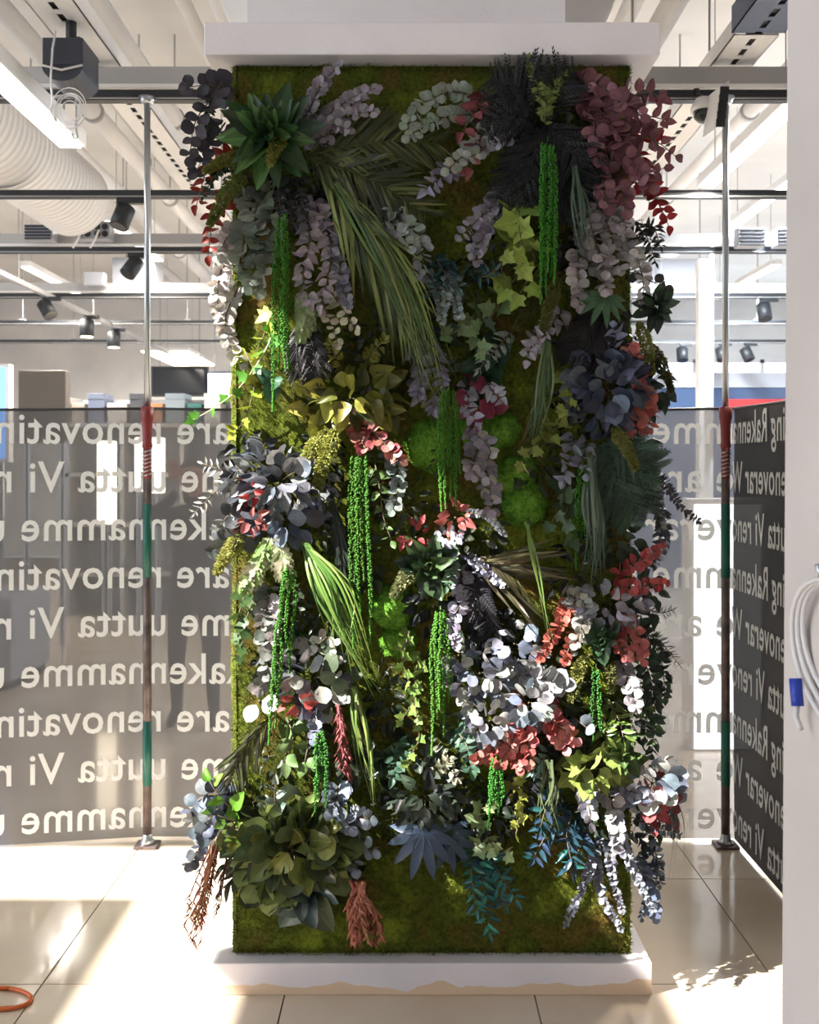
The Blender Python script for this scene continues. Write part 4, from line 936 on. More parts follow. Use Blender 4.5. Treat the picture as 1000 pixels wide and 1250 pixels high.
grass('long pale green grass sweep crossing the middle of the moss', (410, 225), [(462, 310), (490, 340)], [(528, 470), (548, 510), (512, 440), (560, 470), (536, 560)], 52, (120, 136, 74), 1.5, 10, .06, .11, [(120, 136, 74), (94, 116, 60), (150, 158, 96), (70, 92, 48)])
branch('pale grey green eucalyptus curl over the palm frond', [[(440, 238), (480, 262), (512, 290), (516, 325), (492, 346)], [(450, 250), (478, 275), (500, 300)]], 20, (152, 160, 150), dens=.48, cols=[(152, 160, 150), (132, 136, 140)])
branch('sage green eucalyptus branch with large coin leaves beside the top green tassels', [[(330, 225), (310, 262), (318, 300), (308, 346)], [(345, 232), (330, 270), (326, 310), (318, 350)], [(310, 240), (298, 285), (296, 330)]], 28, (112, 120, 104), dens=.62, cols=[(112, 120, 104), (88, 98, 86), (140, 142, 128)])
branch('mauve eucalyptus branch with pointed leaves hanging beside the top green tassels', [[(372, 240), (378, 290), (370, 335), (378, 368)], [(385, 250), (404, 300), (398, 350), (392, 372)]], 23, (160, 148, 154), 'ovate', .5, cols=[(160, 148, 154), (130, 124, 134)])
branch('dusky lavender small leaved branch between mauve leaves and palm', [[(395, 270), (412, 310), (418, 350), (426, 372)]], 17, (120, 118, 130), dens=.42)
branch('black small leaved sprig under the green leaf star', [[(345, 225), (352, 250), (360, 275)], [(360, 220), (368, 245), (374, 262)], [(338, 220), (342, 250), (346, 262)]], 13, (42, 42, 42), 'ovate', .5, name='dark_sprig', cat='sprig')
amaranth('bright green hanging tassels below the green leaf star', (343, 262), 240, 4, 16, (62, 132, 34), .12)
branch('cream coin leaved eucalyptus strand hanging below the mauve leaves', [[(392, 362), (400, 384), (408, 404), (412, 420)], [(404, 356), (420, 380), (434, 402)]], 15, (182, 176, 150), dens=.6, pair=False)
frond('pale green drooping fern beside the top green tassels', [(368, 356, .05), (372, 385, .08), (368, 412, .07)], 24, (130, 146, 100), 3.5, 'lobed', hang=.4, name='fern_frond')
frond('black fern drooping above the olive leaf rosette', [(372, 392, .04), (384, 430, .08), (380, 470, .08)], 34, (36, 33, 36), 4.5, 'fern', hang=.4, name='fern_frond')
frond('black fern drooping above the olive leaf rosette, nearest the green tassels', [(366, 395, .04), (362, 430, .06), (368, 468, .06)], 28, (34, 32, 34), 4.5, 'fern', hang=.4, name='fern_frond')
# --- left middle
branch('bright green ivy runner reaching out past the pillar edge', [[(336, 398, .04), (322, 432, .07), (290, 476, .05), (258, 500, .05), (236, 512, .05)]], 23, (74, 128, 36), 'ivy', 1.15, name='ivy_runner', cat='ivy', pair=False, stemc=(190, 170, 140))  # stem colour paled to stand for the sun on it
branch('sunlit yellow green ivy leaves on the pillar edge under the pale branch', [[(300, 430, .03), (312, 462, .05), (300, 510, .05), (286, 528, .03)], [(330, 380, .04), (322, 410, .05), (312, 430, .05)]], 25, (148, 158, 52), 'ivy', 1.0, name='ivy_runner', cat='ivy', pair=False)
rosette('single dark green broad leaf pair beside the top green tassels', (332, 466), 34, 3, (54, 88, 62), 'broad', .05)
cluster('glossy olive leaf rosette above the coral sprig', (428, 486), 54, 34, 44, 32, (112, 110, 44), ('broad', 'ovate', 'broad'), .11, [(112, 110, 44), (84, 88, 38), (140, 136, 56), (60, 66, 32)])
branch('olive leafy twig above the olive rosette', [[(440, 450), (455, 430), (470, 415)], [(425, 455), (410, 436), (404, 420)]], 16, (112, 112, 44), 'ovate', .5, name='leafy_twig', cat='twig')
plume('thick yellow green plume hanging from the olive rosette', (412, 520), (384, 604), 24, (136, 138, 62), .12)
plume('pale yellow green plume beside the thick one under the olive rosette', (398, 525), (366, 575), 20, (146, 148, 74), .1)
branch('coral pink eucalyptus sprig below the olive rosette', [[(428, 506), (452, 524), (468, 540), (488, 562)], [(430, 515), (442, 540), (446, 548)]], 19, (152, 102, 94), dens=.5, cols=[(152, 102, 94), (128, 52, 58), (180, 103, 88)])
branch('grey green eucalyptus tail hanging under the coral pink sprig', [[(470, 545), (486, 575), (484, 604), (480, 622)]], 17, (112, 122, 118), dens=.5)
cluster('slate grey eucalyptus dome with white edges around scarlet blooms', (340, 590), 62, 42, 84, 22, (84, 90, 98), ('round', 'ovate', 'ovate'), .14, [(84, 90, 98), (112, 116, 122), (58, 60, 68), (136, 138, 136)])
cluster('slate eucalyptus fringe below the scarlet blooms', (345, 632), 52, 26, 34, 24, (74, 82, 98), 'round', .12, [(74, 82, 98), (96, 104, 118), (58, 58, 66)])
cluster('upper scarlet bloom in the slate grey dome', (308, 600), 13, 12, 12, 13, (161, 48, 50), 'ovate', .17, name='red_bloom', cat='flower')
cluster('lower scarlet bloom under the slate grey dome', (308, 636), 18, 14, 16, 14, (156, 86, 81), 'ovate', .16, name='red_bloom', cat='flower')
branch('sunlit pale narrow leaved twig reaching out from the slate grey dome', [[(300, 582, .08), (268, 596, .06), (238, 626, .05)], [(298, 575, .08), (272, 574, .06), (248, 566, .05)]], 18, (146, 144, 137), 'lance', .55, name='olive_twig', cat='twig')  # pale leaf colour stands in for direct sunlight
branch('dark round leaves spilling over the pillar edge below the scarlet blooms', [[(300, 640, .08), (280, 628, .07), (266, 650, .06)], [(300, 655, .08), (282, 660, .06), (262, 672, .05)]], 23, (76, 80, 80), dens=.7)
amaranth('broad bright green tassels under the yellow plume', (438, 556), 236, 6, 24, (70, 130, 36), .1, 3.4, 4)
frond('dark fine palm frond hanging between scarlet blooms and broad tassels', [(404, 600, .05), (414, 650, .08), (420, 720, .08)], 52, (44, 52, 44), 5, ang=.25, hang=.5, wk=.6)
branch('green leafy sprig hanging beside the broad green tassels', [[(452, 540), (462, 585), (468, 630), (478, 660)]], 20, (74, 98, 50), 'ovate', .6, name='leafy_twig', cat='twig', pair=False)
for lab, pth in (('pale lobed leaf spray fanning down from the scarlet blooms', [(330, 655, .1), (312, 690, .11), (296, 716, .1)]), ('light green lobed leaf spray beside the pale one', [(340, 655, .11), (346, 688, .12), (350, 706, .11)])):
    frond(lab, pth, 30, (142, 152, 110), 5, 'lobed', hang=.5, name='lobed_spray', ang=.5, cols=[(142, 152, 110), (108, 136, 70), (172, 172, 140)])
plume('yellow green plume drooping off the pillar edge by the lobed spray', (298, 650), (264, 700), 22, (150, 150, 76), .1)
grass('bright green straight grass sheaf slanting under the slate grey dome', (372, 664), [(400, 730), (412, 722)], [(432, 800), (450, 840), (412, 800), (462, 846)], 36, (104, 138, 60), 1.5, 9, .08, .12, [(104, 138, 60), (134, 158, 84), (78, 112, 50)])
amaranth('green tassels below the lobed leaf sprays', (350, 690), 150, 4, 18, (66, 132, 36), .13, 3.2, -6)
amaranth('long thin green tassel pair by the big pale coin leaf', (340, 760), 150, 2, 8, (74, 138, 40), .13, 2.8, -6)
branch('dark ivy runner clinging to the sunlit pillar edge', [[(300, 722, .02), (290, 760, .04), (292, 800, .03)], [(310, 730, .03), (300, 760, .05), (296, 790, .04)]], 24, (58, 84, 40), 'ivy', .8, name='ivy_runner', cat='ivy', pair=False)
branch('grey eucalyptus branch beside the long thin tassels', [[(330, 720), (322, 760), (328, 800), (318, 840)], [(325, 735), (336, 760), (330, 785)]], 20, (112, 112, 108), dens=.6, cols=[(112, 112, 108), (146, 137, 137), (86, 90, 84)])
cluster('big pale silver coin leaf with smaller ones behind', (317, 856), 9, 9, 3, 32, (151, 154, 147), 'round', .12, cat='plant')
# --- left lower middle
cushion('olive moss tuft above the small red and blue posy', (366, 784), 18, 12)
cluster('small posy of blue grey leaves below the olive moss tuft', (385, 828), 40, 34, 34, 22, (92, 96, 106), 'round', .12, [(92, 96, 106), (146, 144, 142), (60, 62, 70), (74, 88, 66)])
branch('white edged eucalyptus tip curving beside the grass sheaf', [[(385, 790), (402, 778), (412, 800)], [(395, 812), (414, 830), (424, 850)]], 18, (168, 165, 154), dens=.7, pair=False)
cluster('red petals at the foot of the small posy', (366, 858), 20, 9, 12, 16, (161, 75, 69), 'ovate', .14, name='red_bloom', cat='flower')
branch('blue grey eucalyptus tail below the red petals', [[(380, 850), (384, 876), (382, 900)]], 18, (118, 124, 140), dens=.5)
drooper('dusky rose hanging strands beside the lower green tassels', (414, 862), (424, 955), 9, 8, (136, 72, 72), .09, fat=1.9)
frond('dark palm frond drooping over the pillar edge above the galax rosette', [(338, 872, .06), (316, 892, .08), (292, 924, .07), (280, 960, .06)], 50, (66, 70, 42), 4.5, ang=.6, hang=.5, cols=[(66, 70, 42), (90, 94, 54), (46, 48, 34)], wk=.6)
branch('broad mid green leaves below the small posy', [[(350, 876), (358, 900), (350, 930)], [(366, 880), (376, 905), (372, 930)]], 34, (88, 110, 62), 'ovate', .75, name='leafy_twig', cat='twig', pair=False)
amaranth('lower green tassels hanging over the galax rosette', (392, 890), 112, 4, 14, (60, 128, 42), .11)
grass('loose thin grass strands falling toward the coin eucalyptus', (432, 840), [(448, 900), (436, 890)], [(458, 985), (446, 960), (468, 960), (456, 1010)], 14, (104, 128, 62), 1.4, 5, .07, .1, [(104, 128, 62), (140, 152, 84), (78, 104, 50)])
branch('light green ivy trail with small heart leaves beside the lower moss cushions', [[(500, 770), (492, 810), (505, 850), (490, 880)], [(512, 800), (506, 850), (512, 900), (496, 930)]], 19, (116, 142, 66), 'ivy', .8, name='ivy_runner', cat='ivy', pair=False)
# --- left bottom
branch('slate eucalyptus branch with rounded leaves hanging off the lower pillar corner', [[(282, 975, .03), (256, 970, .05), (236, 985, .06), (236, 1010, .06)], [(284, 1000, .03), (258, 1006, .05), (244, 1034, .05), (234, 1052, .05)], [(284, 985, .03), (262, 990, .07), (250, 1020, .07)]], 25, (86, 94, 106), dens=.62, cols=[(86, 94, 106), (128, 134, 138), (66, 70, 80)])
branch('bright green pointed leaves over the slate corner branch', [[(286, 990, .06), (268, 972, .08), (256, 954, .08)], [(292, 1004, .06), (272, 998, .09), (260, 992, .09)]], 30, (86, 130, 36), 'ovate', 1.0, name='leafy_twig', cat='twig', pair=False)
drooper('rust red hanging spray over the floor at the pillar corner', (262, 1034), (232, 1160), 16, 15, (153, 101, 70), .08, fat=1.15, cols=[(153, 101, 70), (130, 54, 40)])
drooper('thin dark spray beside the rust red one', (276, 1050), (266, 1130), 4, 4, (80, 50, 40), .05, fat=.9)
cluster('large galax rosette of rounded dark olive leaves at the bottom corner', (358, 1038), 72, 50, 130, 32, (84, 92, 48), ('broad', 'round'), .15, [(92, 100, 52), (66, 78, 46), (122, 126, 62), (52, 60, 40), (100, 114, 60)])
rosette('grey green broad leaves hanging below the galax rosette', (372, 1086), 62, 12, (78, 92, 84), 'broad', .06, lsize=54, cols=[(78, 92, 84), (94, 102, 82), (66, 84, 92)], droop=1.2)
branch('fresh green ivy leaves at the top of the galax rosette', [[(284, 1010, .06), (300, 1016, .1), (322, 1006, .1)], [(286, 1024, .06), (300, 1030, .1), (316, 1030, .1)]], 27, (112, 146, 56), 'ivy', .9, name='ivy_runner', cat='ivy', pair=False)
branch('blue grey coin eucalyptus above the rust pink spray', [[(398, 970), (412, 990), (428, 1010)], [(400, 1004), (432, 996), (452, 1000)], [(410, 1020), (440, 1028), (454, 1040)], [(412, 960), (410, 978), (404, 990)], [(420, 1030), (430, 1044), (434, 1060)]], 22, (124, 132, 142), dens=.6, cols=[(124, 132, 142), (150, 156, 162), (98, 106, 118)])
branch('single eucalyptus stem with two leaves above the galax rosette', [[(340, 1002), (336, 980), (336, 958)]], 22, (110, 122, 116), 'ovate', .8, pair=False)
drooper('rust pink chunky hanging spray at the edge of the galax rosette', (436, 1078), (446, 1156), 20, 26, (166, 100, 80), .11, fat=2.6, cols=[(166, 100, 80), (140, 78, 64), (186, 126, 100)])
# --- upper middle and right
branch('pale sage coin eucalyptus strand arching over bare moss', [[(575, 116), (550, 112), (522, 124), (496, 150)], [(578, 140), (548, 142), (520, 154), (500, 166)]], 20, (146, 156, 142), dens=.5)
branch('plum red leaves between the sage strands and the black ferns', [[(590, 120), (576, 142), (564, 162)], [(596, 150), (580, 178), (574, 206)]], 27, (130, 68, 72), 'ovate', .7, name='red_leaf_branch', pair=False)
branch('sage and lavender eucalyptus branch slanting under the black ferns', [[(622, 132), (600, 152), (578, 178), (548, 206)], [(612, 150), (596, 176), (570, 196)]], 20, (150, 152, 144), dens=.55, cols=[(150, 152, 144), (151, 153, 137), (132, 128, 140)])
branch('lilac pointed leaves at the tip of the slanting eucalyptus', [[(560, 206), (540, 216), (520, 232)]], 25, (141, 135, 153), 'ovate', .6)
branch('small lilac leaf spray in front of the black ferns', [[(632, 152), (622, 166), (604, 178)]], 16, (151, 149, 161), dens=.45)
for i, (pth, tx) in enumerate(([[(660, 150, .04), (630, 110, .09), (600, 95, .08)], 'arching toward the sage strands'], [[(660, 150, .04), (624, 140, .1), (590, 150, .09)], 'behind the small lilac spray'], [[(665, 150, .04), (640, 200, .1), (610, 240, .09)], 'hanging above the lavender strings'], [[(668, 150, .04), (700, 190, .1), (716, 240, .09)], 'hanging beside the burgundy leaves'], [[(664, 140, .04), (680, 105, .09), (700, 90, .07)], 'arching up under the ledge'], [[(664, 150, .04), (650, 200, .11), (648, 260, .09)], 'hanging beside the upper tassels'], [[(664, 150, .04), (690, 210, .1), (690, 270, .08)], 'hanging beyond the upper tassels'], [[(662, 140, .04), (640, 100, .08), (626, 84, .06)], 'pointing to the ledge'])):
    frond('black feathery fern frond '+tx, pth, 44, (28, 30, 34), 5, 'fern', hang=.15, name='fern_frond', ang=.9, wk=.75, tw=.7)
branch('fresh green feathery sprig overlapping the ledge', [[(668, 140, .08), (655, 100, .1), (642, 70, .1)], [(668, 130, .08), (672, 115, .1), (690, 90, .09)], [(665, 150, .08), (668, 120, .1), (664, 108, .11)]], 13, (100, 118, 56), 'lobed', .35, name='green_sprig', cat='sprig')
amaranth('green tassels under the black ferns, tipped olive at the top', (669, 172), 200, 6, 20, (58, 132, 34), .14, 3.4)
branch('lavender grey eucalyptus string hanging over moss under the black ferns', [[(612, 236), (590, 262), (562, 288)], [(618, 240), (600, 275), (578, 308)], [(606, 246), (592, 280), (582, 318)]], 19, (142, 138, 148), dens=.45)
branch('yellow green ivy with big lobed leaves beside the upper tassels', [[(640, 230, .06), (634, 280, .1), (640, 320, .1), (620, 352, .1)], [(640, 262, .06), (618, 302, .1), (612, 335, .1)], [(648, 290, .06), (652, 325, .1), (634, 360, .1)]], 40, (128, 146, 60), 'ivy', .75, name='ivy_runner', cat='ivy', pair=False, cols=[(128, 146, 60), (104, 124, 56), (146, 158, 72)])
bur = (112, 72, 80)
branch('burgundy mauve eucalyptus branch massed under the ledge corner', [[(700, 110), (720, 100), (745, 112)], [(705, 120), (725, 150), (730, 190)], [(712, 110), (745, 150), (770, 200)], [(715, 160), (730, 200), (742, 250)], [(740, 150), (765, 190), (795, 225)], [(720, 200), (755, 225), (765, 255)], [(730, 120), (760, 125), (782, 140)]], 25, bur, dens=.5, cols=[bur, (132, 90, 96), (96, 56, 66), (146, 108, 116)])
branch('burgundy leaf branch reaching past the pillar edge', [[(768, 140, .04), (792, 142, .06), (812, 146, .06)], [(770, 165, .04), (800, 172, .07), (824, 190, .06)], [(768, 200, .05), (790, 214, .08), (810, 205, .07)], [(765, 120, .03), (790, 112, .05), (808, 120, .05)]], 27, (108, 66, 72), 'ovate', .7, name='burgundy_branch')
branch('deep red leaf branch below the burgundy leaves at the pillar edge', [[(772, 190, .02), (796, 225, .05), (808, 260, .05)], [(775, 215, .02), (802, 245, .05), (816, 275, .05)], [(772, 165, .0), (790, 160, .03), (806, 168, .03)]], 24, (126, 30, 34), 'ovate', .65, name='red_leaf_branch')
gm = (150, 142, 142)
branch('mauve grey eucalyptus string hanging below the burgundy leaves', [[(710, 215), (720, 270), (738, 330)], [(728, 235), (745, 285), (756, 325)], [(715, 270), (706, 320), (708, 372)], [(738, 255), (760, 270), (768, 310)], [(722, 300), (736, 335), (738, 352)]], 22, gm, dens=.45, cols=[gm, (128, 122, 124), (166, 158, 156)])
grass('thin dark grass hanging between black fern and mauve strings', (700, 205), [(702, 250), (712, 260)], [(700, 320), (718, 330), (708, 300), (726, 350)], 14, (84, 104, 86), 1.3, 5, .1, .13)
rosette('dark green leaf bunch with black edges off the pillar edge', (800, 376), 34, 26, (42, 58, 44), 'lance', .03, lsize=30, cols=[(42, 58, 44), (30, 38, 34), (56, 74, 54)], wk=1.5)
branch('dark stems with single black coin leaf past the pillar edge', [[(775, 330, .02), (792, 342, .04), (812, 350, .04)]], 20, (48, 46, 48), dens=2.2, pair=False)
branch('black feathery leaves beside the mauve strings at the pillar edge', [[(772, 270, .02), (790, 290, .04), (800, 320, .03)], [(775, 290, .02), (796, 276, .04), (806, 300, .03)]], 18, (34, 36, 34), 'lance', .35, name='dark_sprig', cat='sprig')
branch('sunlit pale round leaves under the mauve strings at the pillar edge', [[(770, 300, .03), (784, 335, .04), (786, 372, .04)]], 17, (151, 149, 146), dens=.55)  # sunlit look of these leaves painted as a pale tone
# --- middle
branch('dark teal leafy sprig beside the pale grass sweep', [[(530, 312), (545, 335), (560, 352)], [(548, 318), (540, 345), (525, 360)], [(575, 325), (590, 338), (604, 330)]], 22, (34, 66, 66), 'lance', .4, name='teal_sprig', cat='sprig')
branch('small silver green eucalyptus sprig over the teal leaves', [[(520, 330), (536, 360), (540, 392)], [(548, 340), (556, 365), (560, 385)], [(560, 330), (546, 345), (545, 372)]], 13, (136, 148, 146), dens=.5)
plume('long olive plume beside the foot of the upper tassels', (682, 338), (660, 412), 17, (112, 112, 54), .11)
plume('shorter olive plume leaning beside the long one', (668, 352), (630, 400), 15, (96, 96, 50), .08)
branch('muted green ivy leaves below the yellow green ivy', [[(615, 362), (600, 385), (580, 402)], [(590, 375), (566, 398), (548, 410)], [(560, 400), (580, 412), (585, 430)]], 31, (96, 118, 74), 'ivy', .75, name='ivy_runner', cat='ivy', pair=False, cols=[(96, 118, 74), (84, 104, 90), (132, 140, 58)])
branch('silvery bent eucalyptus leaf stem below the muted ivy', [[(622, 408), (604, 428), (584, 452)]], 20, (124, 136, 126), 'lance', .5)
rosette('dark green glossy leaves behind the silvery stem', (596, 446), 40, 12, (40, 66, 46), 'broad', .04, lsize=32)
branch('lilac grey pointed leaves beside the olive plumes', [[(686, 378), (672, 398), (656, 412)], [(660, 408), (648, 424), (644, 440)]], 25, (158, 152, 162), 'ovate', .55, cols=[(158, 152, 162), (156, 151, 156)])
for pth, tx in (([(740, 372, .03), (712, 400, .07), (696, 440, .06)], 'above the long hanging grass'), ([(742, 380, .03), (730, 420, .08), (724, 455, .06)], 'above the blue leaf rosette'), ([(745, 390, .03), (712, 420, .07), (680, 424, .05)], 'leaning toward the lilac leaves')):
    frond('black fern frond in the middle of the wall '+tx, pth, 34, (34, 31, 31), 5, 'fern', hang=.3, name='fern_frond')
hand_leaf('flat dark green fingered leaf above the middle black ferns', (738, 362), 42, (-.2, -.4, -.8), (58, 86, 58), .12)
grass('straight blue green grass sheaf hanging over bare moss', (668, 418), [(658, 470), (664, 480)], [(636, 550), (650, 560), (642, 520), (662, 540)], 22, (78, 100, 66), 1.7, 5, .08, .11, [(78, 100, 66), (100, 120, 74), (60, 82, 60)])
branch('violet grey leaves behind the lower end of the grass sweep', [[(500, 420), (515, 450), (508, 485)], [(520, 415), (535, 445), (540, 470)], [(505, 460), (522, 480), (530, 500)]], 22, (108, 104, 118), 'ovate', .5)
plume('thin olive plume crossing the violet grey leaves', (540, 440), (518, 496), 10, (124, 122, 50), .11)
cluster('plum coloured flower above the upper moss cushions', (583, 488), 14, 20, 10, 24, (128, 52, 72), 'round', .1, name='plum_bloom', cat='flower')
branch('lilac leaf sprig beside the plum flower', [[(592, 465), (602, 478), (612, 486)], [(570, 470), (572, 494), (582, 516)]], 21, (150, 148, 160), 'ovate', .6)
cushion('bright moss cushion pierced by green tassels below the plum flower', (524, 545), 26, 30)
cushion('rounded green moss cushion between plum flower and yellow ivy', (612, 526), 21, 20)
cushion('small moss cushion behind the white mauve leaves', (583, 526), 20, 26)
cushion('large glowing green moss cushion above the palm fan', (640, 616), 25, 27)
cushion('dull green moss cushion above the glowing one', (630, 580), 24, 22)
cushion('upper of two moss cushions in the lower middle of the wall', (480, 742), 25, 26)
cushion('lower of two moss cushions in the lower middle of the wall', (486, 782), 22, 19)
amaranth('green tassels crossing the bright moss cushion', (548, 474), 150, 6, 24, (66, 128, 32), .13, 2.8, 2)
branch('white mauve eucalyptus strand hanging between moss cushions', [[(570, 520), (592, 540), (600, 552)], [(584, 548), (576, 572), (588, 584)], [(592, 566), (598, 596), (600, 622)]], 21, (142, 134, 141), dens=.55, cols=[(142, 134, 141), (168, 159, 154), (138, 132, 142)])
branch('yellow green ivy leaves beside the blue leaf rosette', [[(690, 460), (696, 485), (688, 500)], [(690, 500), (674, 530), (660, 548)], [(672, 520), (648, 550), (636, 566)]], 27, (138, 146, 72), 'ivy', .75, name='ivy_runner', cat='ivy', pair=False)
cluster('navy blue grey rosette of thick rounded leaves beside the coral string', (744, 476), 40, 44, 70, 25, (66, 72, 92), ('round', 'ovate'), .15, [(66, 72, 92), (84, 92, 110), (48, 52, 68), (92, 102, 108)])
branch('lilac blue leaf stem rising above the navy rosette', [[(745, 440), (752, 412), (748, 400)]], 25, (128, 130, 156), 'ovate', .6)
branch('coral red eucalyptus string at the pillar edge beside the navy rosette', [[(764, 420, .05), (778, 448, .08), (782, 480, .09)], [(784, 470, .06), (786, 500, .09), (770, 528, .1)], [(778, 480, .06), (794, 508, .08), (790, 522, .08)]], 22, (168, 94, 87), dens=.5, cols=[(168, 94, 87), (170, 80, 77), (177, 120, 108)])
plume('olive plume at the pillar edge above the coral string', (780, 392), (796, 456), 16, (116, 118, 58), .09)
plume('ragged olive plume leaning past the pillar edge', (796, 420), (820, 478), 12, (92, 90, 54), .06)
plume('olive plume in front of the big dark fern', (748, 520), (776, 572), 18, (126, 126, 62), .14)
for pth, tx in (([(736, 545, .05), (764, 580, .1), (790, 625, .09)], 'leaning to the pillar edge'), ([(738, 540, .05), (772, 556, .1), (804, 572, .08)], 'spreading over the pillar edge'), ([(734, 545, .05), (748, 590, .1), (770, 640, .09)], 'hanging behind the coral twigs')):
    frond('dark green fern frond below the navy rosette '+tx, pth, 38, (52, 72, 56), 4, 'fern', hang=.15, name='fern_frond', ang=.95)
branch('lilac leaves hanging under the navy rosette', [[(700, 535), (696, 560), (688, 585)], [(716, 540), (712, 562), (714, 578)]], 24, (134, 138, 150), 'ovate', .6)
grass('grey green grass curtain hanging from the navy rosette', (722, 558), [(724, 620), (732, 640)], [(716, 710), (730, 715), (744, 690), (724, 735)], 26, (88, 104, 88), 1.9, 6, .09, .12, [(88, 104, 88), (114, 128, 110), (66, 82, 66)])
amaranth('green tassels beside the grey green grass curtain', (710, 566), 130, 3, 12, (54, 120, 34), .11)
branch('dusky ivy leaves beside the glowing moss cushion', [[(690, 590), (684, 620), (672, 640)], [(700, 600), (690, 640), (700, 660)]], 30, (74, 94, 70), 'ivy', .8, name='ivy_runner', cat='ivy', pair=False)
branch('black berry twig reaching out over the pale banner', [[(790, 570, .04), (812, 590, .06), (832, 620, .06), (852, 636, .06)]], 11, (52, 52, 62), 'ovate', .6, name='berry_twig', cat='twig')
branch('dark small leaved branch trailing along the pillar edge below the fern', [[(785, 560, .02), (800, 600, .04), (806, 650, .04), (800, 690, .03)], [(790, 600, .02), (810, 630, .03), (812, 670, .03)]], 15, (66, 70, 76), 'ovate', .45, name='dark_sprig', cat='sprig', cols=[(66, 70, 76), (150, 150, 150), (48, 50, 54)])  # light grey leaves in the mix stand for sunlit spots
# --- lower middle
cluster('coral bloom above the palm fan', (556, 632), 12, 20, 14, 17, (161, 88, 81), 'ovate', .13, name='red_bloom', cat='flower')
cluster('deep red bloom beside the coral bloom', (508, 656), 16, 18, 12, 14, (159, 68, 70), 'ovate', .11, name='red_bloom', cat='flower')
cluster('tiny lilac flower head below the coral bloom', (548, 656), 15, 8, 22, 9, (159, 161, 175), 'round', .15, name='lilac_flower', cat='flower')
branch('silver flower catkin arching over moss beside the coral bloom', [[(570, 626), (594, 630), (616, 652)]], 8, (144, 147, 151), dens=.35, name='silver_catkin', cat='twig')
branch('lilac flower catkin arching over the lower black fern', [[(568, 676), (590, 694), (612, 714)]], 10, (146, 147, 165), dens=.4, name='lilac_catkin', cat='twig')
rosette('dark green leaf fan under the deep red bloom', (522, 690), 46, 20, (44, 62, 44), 'broad', .07, lsize=32, cols=[(44, 62, 44), (60, 80, 50), (36, 48, 40)], droop=.5)
branch('green hanging leaf cluster below the lilac flower head', [[(548, 664), (552, 690), (546, 716)]], 17, (92, 116, 92), 'ovate', .45, name='leafy_twig', cat='twig')
plume('pale grey green plume above the lower moss cushions', (508, 690), (480, 728), 20, (136, 140, 96), .1)
frond('brown olive palm fan spread under the glowing moss cushion', [(574, 684, .05), (600, 690, .08), (630, 704, .08)], 96, (84, 78, 54), 3.0, ang=.5, hang=.15, cols=[(84, 78, 54), (66, 62, 44), (104, 96, 66)], wk=.35)
grass('single long arching green blades over the palm fan', (645, 640), [(656, 690), (650, 680)], [(668, 770), (672, 788)], 3, (112, 138, 70), 1.6, 3, .1, .14)
for pth, tx in (([(580, 690, .04), (586, 730, .08), (600, 768, .06)], 'behind the palm fan'), ([(575, 690, .04), (572, 725, .07), (580, 760, .05)], 'behind the lavender string')):
    frond('small black fern low on the wall '+tx, pth, 32, (38, 36, 42), 5, 'fern', hang=.3, name='fern_frond')
branch('lavender eucalyptus string hanging beside the lower middle tassels', [[(560, 690), (566, 725), (552, 760), (556, 784)]], 20, (152, 148, 162), dens=.42)
amaranth('green tassels hanging in the lower middle of the wall', (538, 744), 178, 5, 20, (70, 132, 36), .12, 3.0)
branch('coral coin leaved string hanging before bare moss', [[(694, 738), (682, 762), (660, 802)], [(704, 752), (698, 780), (690, 806)]], 15, (176, 94, 81), dens=.5)
branch('coral twig pointing past the pillar edge', [[(752, 700, .06), (776, 688, .09), (806, 668, .08)], [(752, 716, .06), (780, 716, .1), (812, 712, .08)]], 17, (156, 71, 70), dens=.55)
branch('coral leaf string under the lilac grey cluster', [[(756, 752), (776, 770), (786, 804)], [(752, 760), (756, 788), (766, 800)]], 18, (165, 88, 83), dens=.55)
cluster('lilac grey eucalyptus cluster with white tips above the coral string', (746, 738), 42, 26, 34, 19, (150, 148, 160), 'ovate', .13, [(150, 148, 160), (120, 118, 130), (151, 149, 154)])
branch('white edged eucalyptus leaves between coral strings', [[(716, 742), (710, 764), (702, 786)], [(690, 726), (706, 730), (716, 738)]], 19, (151, 151, 144), dens=.5)
rosette('dark green leaves below the lilac grey cluster', (732, 778), 32, 12, (52, 76, 50), 'broad', .07, lsize=28)
cluster('slate blue eucalyptus cluster above the coral mound', (586, 822), 36, 36, 52, 17, (108, 112, 124), 'round', .12, [(112, 116, 128), (146, 144, 141), (84, 88, 100)])
cluster('slate leaves rising from the slate blue cluster', (628, 786), 34, 24, 26, 17, (94, 100, 116), 'round', .12, [(98, 104, 120), (137, 137, 141)])
branch('thick pale grey eucalyptus string over the coral mound', [[(622, 822), (650, 826), (686, 834)]], 25, (144, 144, 144), dens=.26, taper=.2)
cluster('pale slate leaf rosette in the middle of the coral mound', (646, 858), 24, 20, 28, 20, (126, 136, 148), 'round', .17, [(132, 142, 154), (151, 153, 151), (104, 114, 128)])
cluster('silver and slate leaf cluster beside the coral mound', (598, 880), 30, 30, 44, 16, (146, 148, 152), 'round', .14, [(150, 152, 156), (163, 161, 153), (112, 118, 128)])
cr_ = [(169, 94, 87), (176, 84, 82), (181, 118, 108)]
branch('coral eucalyptus branch massed under the slate rosette', [[(622, 850), (630, 880), (624, 910), (610, 930)], [(630, 870), (644, 900), (646, 930)], [(610, 900), (596, 922), (582, 926)], [(640, 890), (630, 920), (634, 936)]], 19, cr_[0], dens=.42, cols=cr_)
branch('rosy coral branch reaching from the mound toward the single grey leaf', [[(664, 850), (676, 876), (690, 892), (702, 902)], [(668, 870), (684, 900), (690, 912)]], 21, (165, 94, 94), dens=.45, cols=cr_)
